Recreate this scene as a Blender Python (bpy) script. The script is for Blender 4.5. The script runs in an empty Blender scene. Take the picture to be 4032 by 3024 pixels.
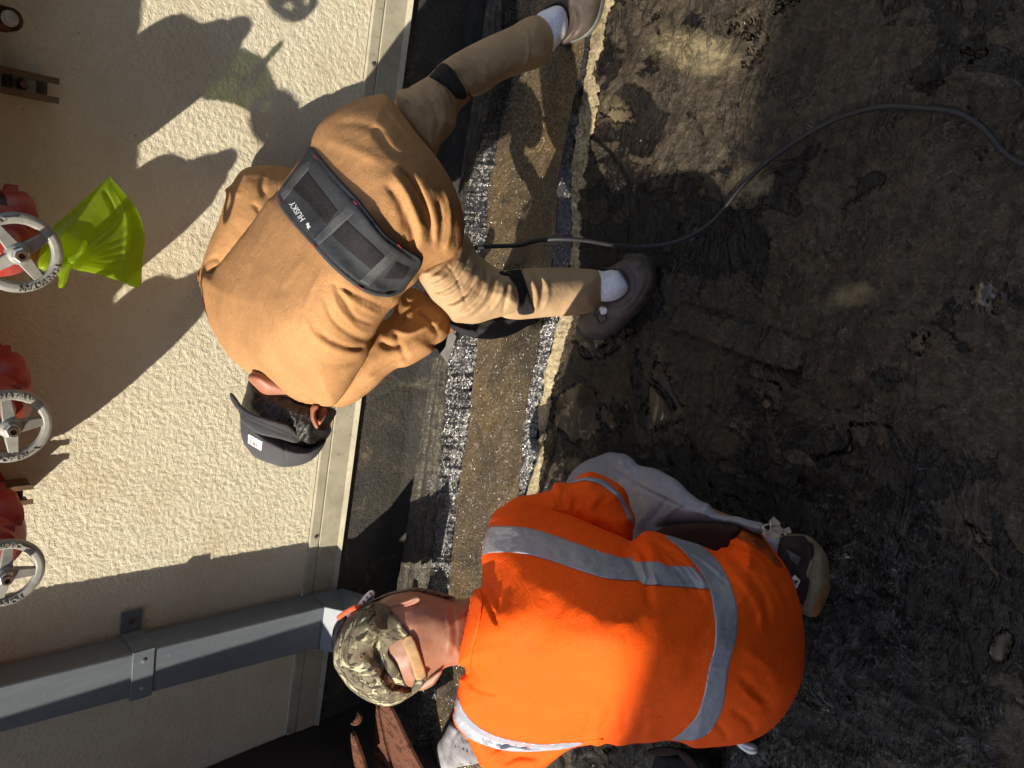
import bpy, math, random
import numpy as np
from mathutils import Vector, Matrix
random.seed(7); np.random.seed(7)
S = bpy.context.scene
COL = S.collection
# ------------------------------------------------------------------ camera
F = 2900.0; CAMH = 1.5; K = 4032/2212.0
def _axes():
    nx, ny, vx = 180., 2900., -12000.
    N = np.array([nx, ny, F]); N /= np.linalg.norm(N)
    V = np.array([vx, -(F*F+nx*vx)/ny, F]); V /= np.linalg.norm(V)
    X = -V; Z = -N; Y = np.cross(Z, X)
    return np.array([X, Y, Z])
AX = _axes()
CAM = np.array([0, 0, CAMH])
right, down, fwd = AX[:, 0], AX[:, 1], AX[:, 2]
cd = bpy.data.cameras.new('camera'); cam = bpy.data.objects.new('camera', cd); COL.objects.link(cam)
# the phone was held sideways: picture right is "down" of the place, picture top is "right"
R3 = Matrix((down, right, -fwd)).transposed()
cam.matrix_world = Matrix.Translation(Vector(CAM)) @ R3.to_4x4()
cd.sensor_width = 36; cd.lens = 36*F/4032; cd.clip_start = .02; cd.clip_end = 500
S.camera = cam
# ------------------------------------------------------------------ light
SUN = np.array([.63, .40, -.64]); SUN /= np.linalg.norm(SUN)
w = bpy.data.worlds.new('World'); S.world = w; w.use_nodes = True
nt = w.node_tree; bg = nt.nodes['Background']
sky = nt.nodes.new('ShaderNodeTexSky'); sky.sky_type = 'NISHITA'; sky.sun_disc = False
sky.sun_elevation = math.asin(-SUN[2]); sky.sun_rotation = math.atan2(-SUN[0], -SUN[1])
nt.links.new(sky.outputs[0], bg.inputs[0]); bg.inputs[1].default_value = .15
sl = bpy.data.lights.new('sun', 'SUN'); sl.energy = 4.45; sl.angle = math.radians(.53); sl.color = (1, .90, .74)
so = bpy.data.objects.new('sun', sl); COL.objects.link(so); so.location = (-4, -3, 6)
so.rotation_euler = Vector(SUN).to_track_quat('-Z', 'Y').to_euler()
S.view_settings.view_transform = 'Standard'; S.view_settings.look = 'None'
S.view_settings.exposure = 0.93; S.view_settings.gamma = 1

# ------------------------------------------------------------------ helpers: rays (v units: 2212 x 1659 across the photograph)
def rays(x, y):
    x = np.asarray(x, float)*K; y = np.asarray(y, float)*K
    u = 3024-y-1512; v = x-2016
    q = np.stack([u, v, np.full_like(u, F)], -1)/F
    return q @ AX.T
def pts(x, y, d): return CAM + rays(x, y)*np.asarray(d)[..., None]
def P(x, y, d): return tuple(pts(x, y, d))
def DH(x, y, h): r = rays(x, y); return (h-CAMH)/r[2]
def DY(x, y, Y): r = rays(x, y); return Y/r[1]
def PH(x, y, h): return np.array(P(x, y, DH(x, y, h)))
def PY(x, y, Y): return np.array(P(x, y, DY(x, y, Y)))
def proj(p):
    q = (np.asarray(p)-CAM) @ AX
    px = q[..., 1]/q[..., 2]*F+2016; py = 3024-(q[..., 0]/q[..., 2]*F+1512)
    return px/K, py/K, q[..., 2]
_T = {}
def vnoise(x, y, seed=0):
    T = _T.get(seed)
    if T is None: T = _T[seed] = np.random.RandomState(seed).rand(256, 256)
    xi = np.floor(x).astype(int); yi = np.floor(y).astype(int); fx = x-xi; fy = y-yi
    fx = fx*fx*(3-2*fx); fy = fy*fy*(3-2*fy)
    a = T[xi & 255, yi & 255]; b = T[(xi+1) & 255, yi & 255]; c = T[xi & 255, (yi+1) & 255]; d = T[(xi+1) & 255, (yi+1) & 255]
    return (a*(1-fx)+b*fx)*(1-fy)+(c*(1-fx)+d*fx)*fy
def fbm(x, y, sc, oct=4, seed=0, g=.5):
    t = 0; a = 1; n = 0
    for i in range(oct):
        t = t+a*vnoise(x*sc*2**i+17.3*i, y*sc*2**i+5.1*i, seed+i); n += a; a *= g
    return t/n
def smooth01(a, b, x):
    t = np.clip((x-a)/(b-a), 0, 1); return t*t*(3-2*t)
def catmull(p, n=6, closed=True):
    p = np.array(p, float); m = len(p); out = []
    rng = range(m if closed else m-1)
    for i in rng:
        if closed: a, b, c, d = p[(i-1) % m], p[i], p[(i+1) % m], p[(i+2) % m]
        else: a, b, c, d = p[max(i-1, 0)], p[i], p[i+1], p[min(i+2, m-1)]
        for k in range(n):
            t = k/n
            out.append(.5*((2*b)+(c-a)*t+(2*a-5*b+4*c-d)*t*t+(3*b-a-3*c+d)*t**3))
    if not closed: out.append(p[-1])
    return np.array(out)
def polydist(px, py, poly, closed=True):
    """distance to a polyline, nearest point and arc fraction"""
    poly = np.asarray(poly, float); n = len(poly)
    best = np.full(px.shape, 1e9); nx = np.zeros(px.shape); ny = np.zeros(px.shape); fr = np.zeros(px.shape)
    m = n if closed else n-1
    for i in range(m):
        a = poly[i]; b = poly[(i+1) % n]; ab = b-a; L = ab@ab+1e-9
        t = np.clip(((px-a[0])*ab[0]+(py-a[1])*ab[1])/L, 0, 1)
        qx = a[0]+t*ab[0]; qy = a[1]+t*ab[1]; d = (px-qx)**2+(py-qy)**2
        k = d < best; best = np.where(k, d, best); nx = np.where(k, qx, nx); ny = np.where(k, qy, ny); fr = np.where(k, (i+t)/m, fr)
    return np.sqrt(best), nx, ny, fr
def inpoly(px, py, poly):
    ins = np.zeros(px.shape, bool); n = len(poly); j = n-1
    for i in range(n):
        xi, yi = poly[i]; xj, yj = poly[j]
        c = ((yi > py) != (yj > py)) & (px < (xj-xi)*(py-yi)/(yj-yi+1e-12)+xi)
        ins ^= c; j = i
    return ins
class TPS:
    def __init__(s, c):
        c = np.array(c, float); s.p = c[:, :2]/100; n = len(c); s.ax = None
        if n < 3:
            s.w = None; s.c = c; return
        m = c[:, :2].mean(0); u, sv, vt = np.linalg.svd(c[:, :2]-m)
        if sv[1] < .35*sv[0]:            # control points along a line: interpolate along it only
            s.w = None; s.ax = (m, vt[0]); t = (c[:, :2]-m)@vt[0]; o = np.argsort(t); s.t = t[o]; s.z = c[o, 2]; s.pf = np.polyfit(s.t, s.z, min(2, n-1)); return
        r = np.linalg.norm(s.p[:, None]-s.p[None], axis=2); Kk = s.k(r)+np.eye(n)*1e-3
        Q = np.hstack([np.ones((n, 1)), s.p]); A = np.block([[Kk, Q], [Q.T, np.zeros((3, 3))]])
        s.w = np.linalg.solve(A+np.eye(n+3)*1e-9, np.concatenate([c[:, 2], np.zeros(3)]))
    def k(s, r): return np.where(r > 0, r*r*np.log(r+1e-9), 0)
    def __call__(s, x, y):
        x = np.asarray(x, float); y = np.asarray(y, float)
        if s.ax is not None:
            m, v = s.ax; q = (x-m[0])*v[0]+(y-m[1])*v[1]; a, b = s.t[0], s.t[-1]; qc = np.clip(q, a, b); dp = np.polyder(s.pf)
            return np.polyval(s.pf, qc)+(q-qc)*np.polyval(dp, qc)*.7
        if s.w is None:
            if len(s.c) == 1: return np.full(x.shape, s.c[0, 2])
            a, b = s.c; ab = b[:2]-a[:2]; t = np.clip(((x-a[0])*ab[0]+(y-a[1])*ab[1])/(ab@ab), -.3, 1.3)
            return a[2]+t*(b[2]-a[2])
        X = x/100; Y = y/100; o = s.w[-3]+s.w[-2]*X+s.w[-1]*Y
        for i in range(len(s.p)): o = o+s.w[i]*s.k(np.hypot(X-s.p[i, 0], Y-s.p[i, 1]))
        return o

# ------------------------------------------------------------------ helpers: objects
def tag(o, label=None, cat=None, group=None, kind=None):
    if label: o['label'] = label
    if cat: o['category'] = cat
    if group: o['group'] = group
    if kind: o['kind'] = kind
    return o
def thing(name, label, cat, loc, group=None):
    o = bpy.data.objects.new(name, None); COL.objects.link(o); o.location = loc; o.empty_display_size = .1
    return tag(o, label, cat, group)
def mesh(name, V, Fc, mat, parent=None, smooth=True, local=False):
    me = bpy.data.meshes.new(name); me.from_pydata([tuple(map(float, v)) for v in V], [], [tuple(map(int, f)) for f in Fc]); me.update()
    if smooth: me.polygons.foreach_set('use_smooth', [True]*len(me.polygons))
    me.materials.append(mat)
    o = bpy.data.objects.new(name, me); COL.objects.link(o)
    if parent is not None:
        o.parent = parent
        if not local:
            r = parent; m = Vector((0, 0, 0))
            while r is not None: m += r.location; r = r.parent if r.parent is not None and not r.get('_inv') else None
            o.matrix_parent_inverse = Matrix.Translation(-m)
            o['_inv'] = 1
    return o
class MB:
    def __init__(s): s.V = []; s.F = []
    def add(s, V, Fc):
        n = len(s.V); s.V += [tuple(map(float, v)) for v in V]; s.F += [tuple(int(i)+n for i in f) for f in Fc]; return s
    def box(s, c, size, rot=None, bev=0):
        hx, hy, hz = [q/2 for q in size]; V = []
        for sx in (-1, 1):
            for sy in (-1, 1):
                for sz in (-1, 1): V.append(Vector((sx*hx, sy*hy, sz*hz)))
        if rot is not None: V = [rot @ v for v in V]
        V = [v+Vector(c) for v in V]
        return s.add(V, [(0, 1, 3, 2), (4, 6, 7, 5), (0, 4, 5, 1), (2, 3, 7, 6), (0, 2, 6, 4), (1, 5, 7, 3)])
    def tube(s, path, rad, n=12, cap=True):
        path = [Vector(p) for p in path]; m = len(path)
        if not hasattr(rad, '__len__'): rad = [rad]*m
        V = []; Fc = []; up = None
        for i, p in enumerate(path):
            t = (path[min(i+1, m-1)]-path[max(i-1, 0)]).normalized()
            if up is None: up = t.orthogonal().normalized()
            up = (up-t*up.dot(t)).normalized(); b = t.cross(up)
            for k in range(n):
                a = 2*math.pi*k/n; V.append(p+(up*math.cos(a)+b*math.sin(a))*rad[i])
        for i in range(m-1):
            for k in range(n): Fc.append((i*n+k, i*n+(k+1) % n, (i+1)*n+(k+1) % n, (i+1)*n+k))
        if cap: Fc.append(tuple(range(n))[::-1]); Fc.append(tuple((m-1)*n+k for k in range(n)))
        return s.add(V, Fc)
    def lathe(s, o, ax, prof, n=32):
        """prof: list of (along, radius)"""
        o = Vector(o); ax = Vector(ax).normalized(); u = ax.orthogonal().normalized(); b = ax.cross(u); V = []; Fc = []
        for a, r in prof:
            for k in range(n):
                t = 2*math.pi*k/n; V.append(o+ax*a+(u*math.cos(t)+b*math.sin(t))*max(r, 1e-4))
        for i in range(len(prof)-1):
            for k in range(n): Fc.append((i*n+k, i*n+(k+1) % n, (i+1)*n+(k+1) % n, (i+1)*n+k))
        Fc.append(tuple(range(n))[::-1]); Fc.append(tuple((len(prof)-1)*n+k for k in range(n)))
        return s.add(V, Fc)
    def prism(s, poly, d):
        """extrude a planar list of points by vector d"""
        n = len(poly); poly = [Vector(p) for p in poly]; d = Vector(d)
        V = poly+[p+d for p in poly]; Fc = [tuple(range(n)), tuple(range(2*n-1, n-1, -1))]
        for i in range(n): Fc.append((i, i+n, (i+1) % n+n, (i+1) % n))
        return s.add(V, Fc)
    def build(s, name, mat, parent=None, smooth=False, local=False, bevel=0):
        o = mesh(name, s.V, s.F, mat, parent, smooth, local)
        if smooth: autosm(o)
        if bevel:
            b = o.modifiers.new('bevel', 'BEVEL'); b.width = bevel; b.segments = 2; b.limit_method = 'ANGLE'; b.angle_limit = .6
        return o
def autosm(o, ang=40):
    me = o.data
    import bmesh
    bm = bmesh.new(); bm.from_mesh(me)
    bmesh.ops.recalc_face_normals(bm, faces=bm.faces)
    for e in bm.edges:
        if len(e.link_faces) == 2 and e.calc_face_angle(0) > math.radians(ang): e.smooth = False
    bm.to_mesh(me); bm.free()

# ---- soft solids: an outline seen from the working position, a depth for its middle, a real thickness
class Blob:
    def __init__(s, outline, depth, T, R, wr=(), noise=(.0, 60), seed=0, smoothn=5, ex=2.0):
        s.o = catmull(outline, smoothn) if smoothn > 1 else np.array(outline, float)
        s.over = (); s.dep = TPS(depth); s.T = T; s.R = R; s.noise = noise; s.seed = seed; s.ex = ex
        s.wr = [(catmull(w[0], 5, False) if len(w[0]) > 2 else np.array(w[0], float), w[1], w[2]) for w in wr]
    def disp(s, x, y, d):
        z = np.zeros(x.shape)
        for line, wd, amp in s.wr:
            dd, _, _, fr = polydist(x, y, line, False)
            tap = np.clip(np.minimum(fr, 1-fr)*4+.25, 0, 1)
            z += amp*np.exp(-(dd/wd)**2)*tap
        a, sc = s.noise
        if a: z += a*2*(fbm(x, y, 1/sc, 3, 11+s.seed)-.5)+a*.8*(fbm(x+y*.6, (y-x*.6)*.35, 2.4/sc, 2, 31+s.seed)-.5)
        return z*smooth01(0, min(s.R*.35, 25), d)
    def front(s, x, y, d=None):
        x = np.asarray(x, float); y = np.asarray(y, float)
        if d is None:
            d, _, _, _ = polydist(x, y, s.o); d = np.where(inpoly(x, y, s.o), d, 0)
        q = np.clip(d/s.R, 0, 1); prof = (1-(1-q)**s.ex)**(1/s.ex)
        f = s.dep(x, y)-s.T*prof-s.disp(x, y, d)
        for o, gap in s.over: f = np.where(inpoly(x, y, o.o), np.minimum(f, o.front(x, y)-gap-.004*np.sqrt(np.clip(d/8, 0, 1))), f)
        return f
def gridmask(o, step, holes=()):
    x0, y0 = o.min(0)-step; x1, y1 = o.max(0)+step
    gx = np.arange(x0, x1+step, step); gy = np.arange(y0, y1+step, step)
    X, Y = np.meshgrid(gx, gy, indexing='ij')
    ins = inpoly(X, Y, o); d, nx, ny, _ = polydist(X, Y, o)
    for h in holes:
        hi = inpoly(X, Y, h); hd, hx, hy, _ = polydist(X, Y, h)
        k = hd < d; d = np.where(k, hd, d); nx = np.where(k, hx, nx); ny = np.where(k, hy, ny); ins &= ~hi
    c = ins[:-1, :-1] | ins[1:, :-1] | ins[:-1, 1:] | ins[1:, 1:]
    X = np.where(ins, X, nx); Y = np.where(ins, Y, ny); d = np.where(ins, d, 0)
    I, J = np.where(c); m = X.shape[1]
    q = np.stack([I*m+J, (I+1)*m+J, (I+1)*m+J+1, I*m+J+1], 1)
    used = np.unique(q); re = -np.ones(X.size, int); re[used] = np.arange(len(used))
    return X.ravel()[used], Y.ravel()[used], d.ravel()[used], re[q]
def shell(x, y, d, q, df, db):
    """front grid + back grid sharing the rim (d == 0)"""
    n = len(x); Vf = pts(x, y, df)
    inner = d > 0; bi = np.arange(n); k = np.where(inner)[0]; bi[k] = n+np.arange(len(k))
    Vb = pts(x[k], y[k], db[k])
    V = np.vstack([Vf, Vb]); Fc = [tuple(f) for f in q[:, ::-1]]
    for f in bi[q]: Fc.append(tuple(f))
    ok = []
    for f in Fc:
        if len(set(f)) == 4: ok.append(f)
    return V, ok
def inflate(blob, step=4, back=1.0, MBx=None):
    x, y, d, q = gridmask(blob.o, step)
    df = blob.front(x, y, d)
    qd = np.clip(d/blob.R, 0, 1); prof = (1-(1-qd)**blob.ex)**(1/blob.ex)
    db = blob.dep(x, y)+blob.T*back*prof
    df = np.where((d > 0) | (len(blob.over) > 0), df, blob.dep(x, y))
    return shell(x, y, d, q, df, db)
def hostfront(hosts, x, y):
    if not isinstance(hosts, (list, tuple)): hosts = [hosts]
    r = None
    for h in hosts:
        f = h.front(x, y) if isinstance(h, Blob) else h(x, y)
        if isinstance(h, Blob) and len(hosts) > 1: f = np.where(inpoly(np.asarray(x, float), np.asarray(y, float), h.o), f, 9)
        r = f if r is None else np.minimum(r, f)
    return r
def conform(name, outline, hosts, off, thick, mat, parent, step=3, smoothn=4, R=6, wr=(), noise=0, holes=()):
    o = catmull(outline, smoothn) if smoothn > 1 else np.array(outline, float)
    x, y, d, q = gridmask(o, step, [catmull(h, 4) for h in holes])
    h = hostfront(hosts, x, y)
    qd = np.clip(d/R, 0, 1); prof = np.sqrt(1-(1-qd)**2)
    z = np.zeros(x.shape)
    for line, wd, amp in wr:
        L = catmull(line, 5, False) if len(line) > 2 else np.array(line, float)
        dd, _, _, fr = polydist(x, y, L, False); z += amp*np.exp(-(dd/wd)**2)
    if noise: z += noise*(fbm(x, y, 1/14, 3, 5)-.5)
    z = np.maximum(z, -.6*(off+thick))
    df = h-off-thick*prof-z*(d > 0)
    # rim is shared: it sits at off; back is tucked just behind
    V, Fc = shell(x, y, d, q, df, h-off+.004)
    return mesh(name, V, Fc, mat, parent)
def flat(name, polys, hosts, off, mat, parent, thick=.0012):
    b = MB()
    for p in polys:
        p = np.array(p, float); h = hostfront(hosts, p[:, 0], p[:, 1])
        A = pts(p[:, 0], p[:, 1], h-off); B = pts(p[:, 0], p[:, 1], h-off+thick); n = len(p)
        b.add(np.vstack([A, B]), [tuple(range(n)), tuple(range(2*n-1, n-1, -1))]+[(i, i+n, (i+1) % n+n, (i+1) % n) for i in range(n)])
    return b.build(name, mat, parent)
def textmesh(s, size=1.0, bold=0.):
    c = bpy.data.curves.new('t', 'FONT'); c.body = s; c.size = size; c.align_x = 'CENTER'; c.align_y = 'CENTER'; c.resolution_u = 3; c.offset = bold
    o = bpy.data.objects.new('t', c); COL.objects.link(o)
    dg = bpy.context.evaluated_depsgraph_get(); e = o.evaluated_get(dg); me = e.to_mesh()
    V = np.array([v.co[:] for v in me.vertices]); Fc = [tuple(p.vertices) for p in me.polygons]
    e.to_mesh_clear(); bpy.data.objects.remove(o); bpy.data.curves.remove(c)
    return V, Fc

# ------------------------------------------------------------------ materials
def srgb(r, g, b):
    f = lambda c: c/12.92 if c <= .04045 else ((c+.055)/1.055)**2.4
    return (f(r/255), f(g/255), f(b/255), 1)
class M_:
    def __init__(s, name, col, rough=.7, metal=0, spec=.5):
        s.m = bpy.data.materials.new(name); s.m.use_nodes = True; s.t = s.m.node_tree; s.b = s.t.nodes['Principled BSDF']
        s.col(col); s.b.inputs['Roughness'].default_value = rough; s.b.inputs['Metallic'].default_value = metal
        s.b.inputs['Specular IOR Level'].default_value = spec; s.tc = None; s.hlast = None
    def n(s, t): return s.t.nodes.new(t)
    def l(s, a, b): s.t.links.new(a, b)
    def col(s, c): s.b.inputs['Base Color'].default_value = (c[0], c[1], c[2], 1)
    def co(s):
        if s.tc is None: s.tc = s.n('ShaderNodeTexCoord')
        return s.tc.outputs['Object']
    def noise(s, sc, det=4, rough=.6, dist=0, stretch=None):
        t = s.n('ShaderNodeTexNoise'); t.inputs['Scale'].default_value = sc; t.inputs['Detail'].default_value = det
        t.inputs['Roughness'].default_value = rough; t.inputs['Distortion'].default_value = dist
        if stretch:
            mp = s.n('ShaderNodeMapping'); mp.inputs['Scale'].default_value = stretch
            if len(stretch) > 3: pass
            s.l(s.co(), mp.inputs[0]); s.l(mp.outputs[0], t.inputs[0])
        else: s.l(s.co(), t.inputs[0])
        return t.outputs[0]
    def voro(s, sc, out='Distance', feat='F1'):
        t = s.n('ShaderNodeTexVoronoi'); t.inputs['Scale'].default_value = sc; t.feature = feat; s.l(s.co(), t.inputs[0]); return t.outputs[out]
    def ramp(s, x, stops, interp='LINEAR'):
        r = s.n('ShaderNodeValToRGB'); r.color_ramp.interpolation = interp
        e = r.color_ramp.elements
        while len(e) > 1: e.remove(e[-1])
        e[0].position = stops[0][0]; e[0].color = (*stops[0][1][:3], 1)
        for p, c in stops[1:]:
            k = e.new(p); k.color = (*c[:3], 1)
        s.l(x, r.inputs[0]); return r.outputs[0]
    def g(s, v): return (v, v, v)
    def mix(s, a, b, fac, mode='MIX'):
        m = s.n('ShaderNodeMix'); m.data_type = 'RGBA'; m.blend_type = mode
        for i, v in ((6, a), (7, b)):
            if hasattr(v, 'links') or hasattr(v, 'is_linked'): s.l(v, m.inputs[i])
            else: m.inputs[i].default_value = (*v[:3], 1)
        if hasattr(fac, 'is_linked'): s.l(fac, m.inputs[0])
        else: m.inputs[0].default_value = fac
        return m.outputs[2]
    def math(s, op, a, b=0.):
        m = s.n('ShaderNodeMath'); m.operation = op
        for i, v in ((0, a), (1, b)):
            if hasattr(v, 'is_linked'): s.l(v, m.inputs[i])
            else: m.inputs[i].default_value = v
        return m.outputs[0]
    def base(s, x): s.l(x, s.b.inputs['Base Color']); return s
    def rough(s, x): s.l(x, s.b.inputs['Roughness']); return s
    def bump(s, h, st=.3, dist=.002):
        b = s.n('ShaderNodeBump'); b.inputs['Strength'].default_value = st; b.inputs['Distance'].default_value = dist
        s.l(h, b.inputs['Height'])
        if s.hlast is not None: s.l(s.hlast, b.inputs['Normal'])
        s.hlast = b.outputs[0]; s.l(s.hlast, s.b.inputs['Normal']); return s
    def facet(s, color, amt):
        ge = s.n('ShaderNodeNewGeometry'); v = s.n('ShaderNodeVectorMath'); v.operation = 'SUBTRACT'; s.l(color, v.inputs[0]); v.inputs[1].default_value = (.5, .5, .5)
        k = s.n('ShaderNodeVectorMath'); k.operation = 'SCALE'; s.l(v.outputs[0], k.inputs[0])
        if hasattr(amt, 'is_linked'): s.l(amt, k.inputs[3])
        else: k.inputs[3].default_value = amt
        a = s.n('ShaderNodeVectorMath'); a.operation = 'ADD'; s.l(ge.outputs['Normal'] if s.hlast is None else s.hlast, a.inputs[0]); s.l(k.outputs[0], a.inputs[1])
        nn = s.n('ShaderNodeVectorMath'); nn.operation = 'NORMALIZE'; s.l(a.outputs[0], nn.inputs[0]); s.hlast = nn.outputs[0]; s.l(s.hlast, s.b.inputs['Normal']); return s
    def attr(s, name):
        a = s.n('ShaderNodeAttribute'); a.attribute_name = name; return a
    def wave(s, sc, direction='DIAGONAL', dist=1.0):
        t = s.n('ShaderNodeTexWave'); t.inputs['Scale'].default_value = sc; t.bands_direction = direction; t.inputs['Distortion'].default_value = dist
        s.l(s.co(), t.inputs[0]); return t.outputs['Fac']
def cloth(name, col, var=.12, rough=.9, weave=1400, stain=None, bump=.25, sheen=.0, diag=None):
    m = M_(name, col, rough, spec=.15)
    c = np.array(col[:3]); lo = tuple(c*(1-var)); hi = tuple(np.minimum(c*(1+var), 1))
    n1 = m.noise(9, 5, .65); base = m.ramp(n1, [(.3, lo), (.7, hi)])
    n2 = m.noise(weave*.5, 2, .6, stretch=(1, .45, 1)); base = m.mix(base, m.ramp(n2, [(.3, (.62,)*3), (.7, (1.25,)*3)]), .55, 'MULTIPLY')
    if stain:
        sc, pos, colr = stain
        f = m.ramp(m.noise(sc, 6, .7), [(pos, (0, 0, 0)), (pos+.07, (1, 1, 1))]); base = m.mix(base, colr, m.math('MULTIPLY', f, .8))
    m.base(base)
    m.bump(m.noise(38, 4, .55, .6), .35, .006)
    if diag: m.bump(m.wave(diag, 'DIAGONAL', .4), .12, .0005)
    m.bump(n2, bump, .0012)
    if sheen: m.b.inputs['Sheen Weight'].default_value = sheen; m.b.inputs['Sheen Roughness'].default_value = .5
    return m.m
MAT = {}
MAT['shirt_brown'] = cloth('brown_cotton', (.385, .205, .088), .13, weave=1100, stain=(7, .60, (.30, .155, .066)))
MAT['pants_tan'] = cloth('tan_duck', (.40, .27, .155), .14, stain=(16, .68, (.27, .18, .10)))
MAT['orange'] = cloth('hi_vis_orange', (.85, .095, .005), .08, rough=.75, diag=150, stain=(9, .63, (.60, .085, .016)))
MAT['dirt'] = cloth('soiled_orange', (.40, .075, .012), .3, stain=(45, .50, (.05, .028, .015)))
MAT['jeans'] = cloth('grey_denim', (.27, .28, .335), .22, stain=(40, .60, (.42, .40, .40)))
MAT['black_cloth'] = cloth('black_nylon', (.022, .022, .024), .2, weave=1600)
MAT['belt_fabric'] = cloth('charcoal_webbing', (.042, .046, .052), .15, weave=1500)
MAT['belt_band'] = cloth('grey_elastic', (.075, .078, .082), .2, weave=800, bump=.5)
MAT['velcro'] = cloth('black_velcro', (.020, .019, .021), .3, weave=500, bump=.9)
MAT['cap_grey'] = cloth('grey_cap_cotton', (.066, .066, .070), .12, weave=1500)
MAT['sock'] = cloth('white_sock', (.74, .74, .80), .08, weave=500, bump=.5)
MAT['strap_gap_shade'] = cloth('dark_strap_and_gap_shade', (.03, .018, .015), .2)  # cloth of the bag straps, also the painted shade under the shirt hem
def m_camo():
    m = M_('camo_cotton', (.1, .1, .05), .9, spec=.1)
    a = m.noise(9, 3, .5, 2.5); b = m.noise(15, 5, .62, 2.2); c = m.noise(24, 4, .6, 3.0); d = m.noise(7, 2, .5, 1.0)
    base = m.ramp(a, [(.36, (.075, .063, .045)), (.47, (.125, .105, .072)), (.56, (.19, .17, .115)), (.66, (.085, .075, .055))])
    base = m.mix(base, (.40, .38, .25), m.ramp(b, [(.55, (0,)*3), (.59, (1,)*3)]))
    base = m.mix(base, (.19, .215, .06), m.ramp(d, [(.62, (0,)*3), (.68, (1,)*3)]))
    base = m.mix(base, (.04, .033, .025), m.ramp(c, [(.54, (0,)*3), (.58, (1,)*3)]))
    m.base(base); m.bump(m.noise(700, 2), .3, .001); return m.m
MAT['camo'] = m_camo()
def m_tape():
    m = M_('reflective_tape', (.27, .29, .35), .42, .2, .5)
    m.base(m.ramp(m.noise(30, 5, .6), [(.3, (.25, .27, .33)), (.7, (.33, .35, .41))]))
    m.bump(m.noise(55, 4, .6, 1.2), .45, .003); m.bump(m.voro(900), .2, .0004); return m.m
MAT['tape'] = m_tape()
def m_skin(name, col):
    m = M_(name, col, .5, spec=.4); m.b.inputs['Subsurface Weight'].default_value = .15; m.b.inputs['Subsurface Radius'].default_value = (.012, .005, .003); m.b.inputs['Subsurface Scale'].default_value = .6
    c = np.array(col); m.base(m.mix(m.ramp(m.noise(40, 6, .7), [(.3, tuple(c*.8)), (.7, tuple(np.minimum(c*1.15, 1)))]), tuple(c*np.array([1.05, .72, .66])), m.ramp(m.noise(14, 5, .7), [(.48, (0,)*3), (.7, (1,)*3)])))
    m.bump(m.voro(420), .25, .0008); m.bump(m.noise(120, 3), .2, .001); return m.m
MAT['skin_fair'] = m_skin('fair_skin', (.29, .145, .092)); MAT['skin_tan'] = m_skin('tanned_skin', (.30, .125, .075))
MAT['ear_red'] = m_skin('flushed_skin', (.62, .20, .14))
def m_hair(name, col):
    m = M_(name, col, .42, spec=.5); n = m.noise(260, 3, .6, 1.5, stretch=(1, .15, .15)); m.bump(n, .8, .003)
    m.base(m.ramp(n, [(.35, tuple(np.array(col)*.5)), (.7, tuple(np.array(col)*2.2))])); return m.m
MAT['hair'] = m_hair('black_hair', (.012, .010, .009)); MAT['hair_brown'] = m_hair('brown_hair', (.09, .05, .03))
def m_leather(name, col, rough=.55):
    m = M_(name, col, rough, spec=.4); c = np.array(col)
    m.base(m.ramp(m.noise(26, 6, .7), [(.3, tuple(c*.65)), (.7, tuple(np.minimum(c*1.35, 1)))])); m.bump(m.noise(160, 5, .6), .35, .0015); return m.m
MAT['shoe_brown'] = m_leather('worn_brown_leather', (.085, .066, .055)); MAT['shoe_cream'] = m_leather('dirty_cream_leather', (.21, .168, .115))
MAT['rubber'] = m_leather('dark_rubber', (.035, .036, .038), .5); MAT['shoe_rim'] = m_leather('grey_rubber_sole', (.10, .105, .10), .5)
MAT['shoe_tan'] = m_leather('tan_leather', (.26, .12, .05))
MAT['shoe_black'] = m_leather('black_mesh_panel', (.02, .013, .012), .8)
MAT['strap_tan'] = m_leather('tan_strap', (.36, .22, .10), .8)
def plain(name, col, rough=.5, metal=0, var=.15, sc=30, bump=.15, spec=.5):
    m = M_(name, col, rough, metal, spec); c = np.array(col)
    m.base(m.ramp(m.noise(sc, 5, .65), [(.3, tuple(c*(1-var))), (.7, tuple(np.minimum(c*(1+var), 1)))])); m.bump(m.noise(sc*5, 4), bump, .001); return m.m
MAT['white'] = plain('white_print', (.78, .78, .78), .6, var=.03); MAT['redthread'] = plain('red_thread', (.45, .03, .06), .7)
MAT['ink'] = plain('black_ink', (.03, .02, .025), .6); MAT['inkred'] = plain('red_ink', (.35, .05, .08), .6)
MAT['flagred'] = plain('red_plastic', (.42, .05, .07), .35); MAT['flagblue'] = plain('blue_plastic', (.06, .10, .32), .35); MAT['flagwhite'] = plain('white_plastic', (.72, .70, .66), .35)
MAT['lens'] = plain('dark_lens', (.01, .01, .012), .12)
MAT['orangeplastic'] = plain('red_orange_cord', (.8, .10, .04), .5)
MAT['steel'] = plain('galvanised_blade', (.20, .20, .19), .42, .35, .25, 20)
MAT['alum'] = plain('cast_aluminium', (.25, .245, .22), .58, .2, .22, 45, .35)
MAT['bolt'] = plain('rusty_bolt', (.13, .085, .065), .5, .6, .4, 60, .3)
MAT['zinc'] = plain('zinc_nut', (.5, .48, .44), .35, .8, .2, 40)
MAT['gasket'] = plain('black_gasket', (.012, .012, .014), .5)
MAT['strutmetal'] = plain('painted_channel', (.085, .085, .075), .6, .2, .35, 18, .3)
MAT['strutrust'] = plain('brown_channel', (.13, .085, .045), .6, .2, .35, 18, .3)
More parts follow.
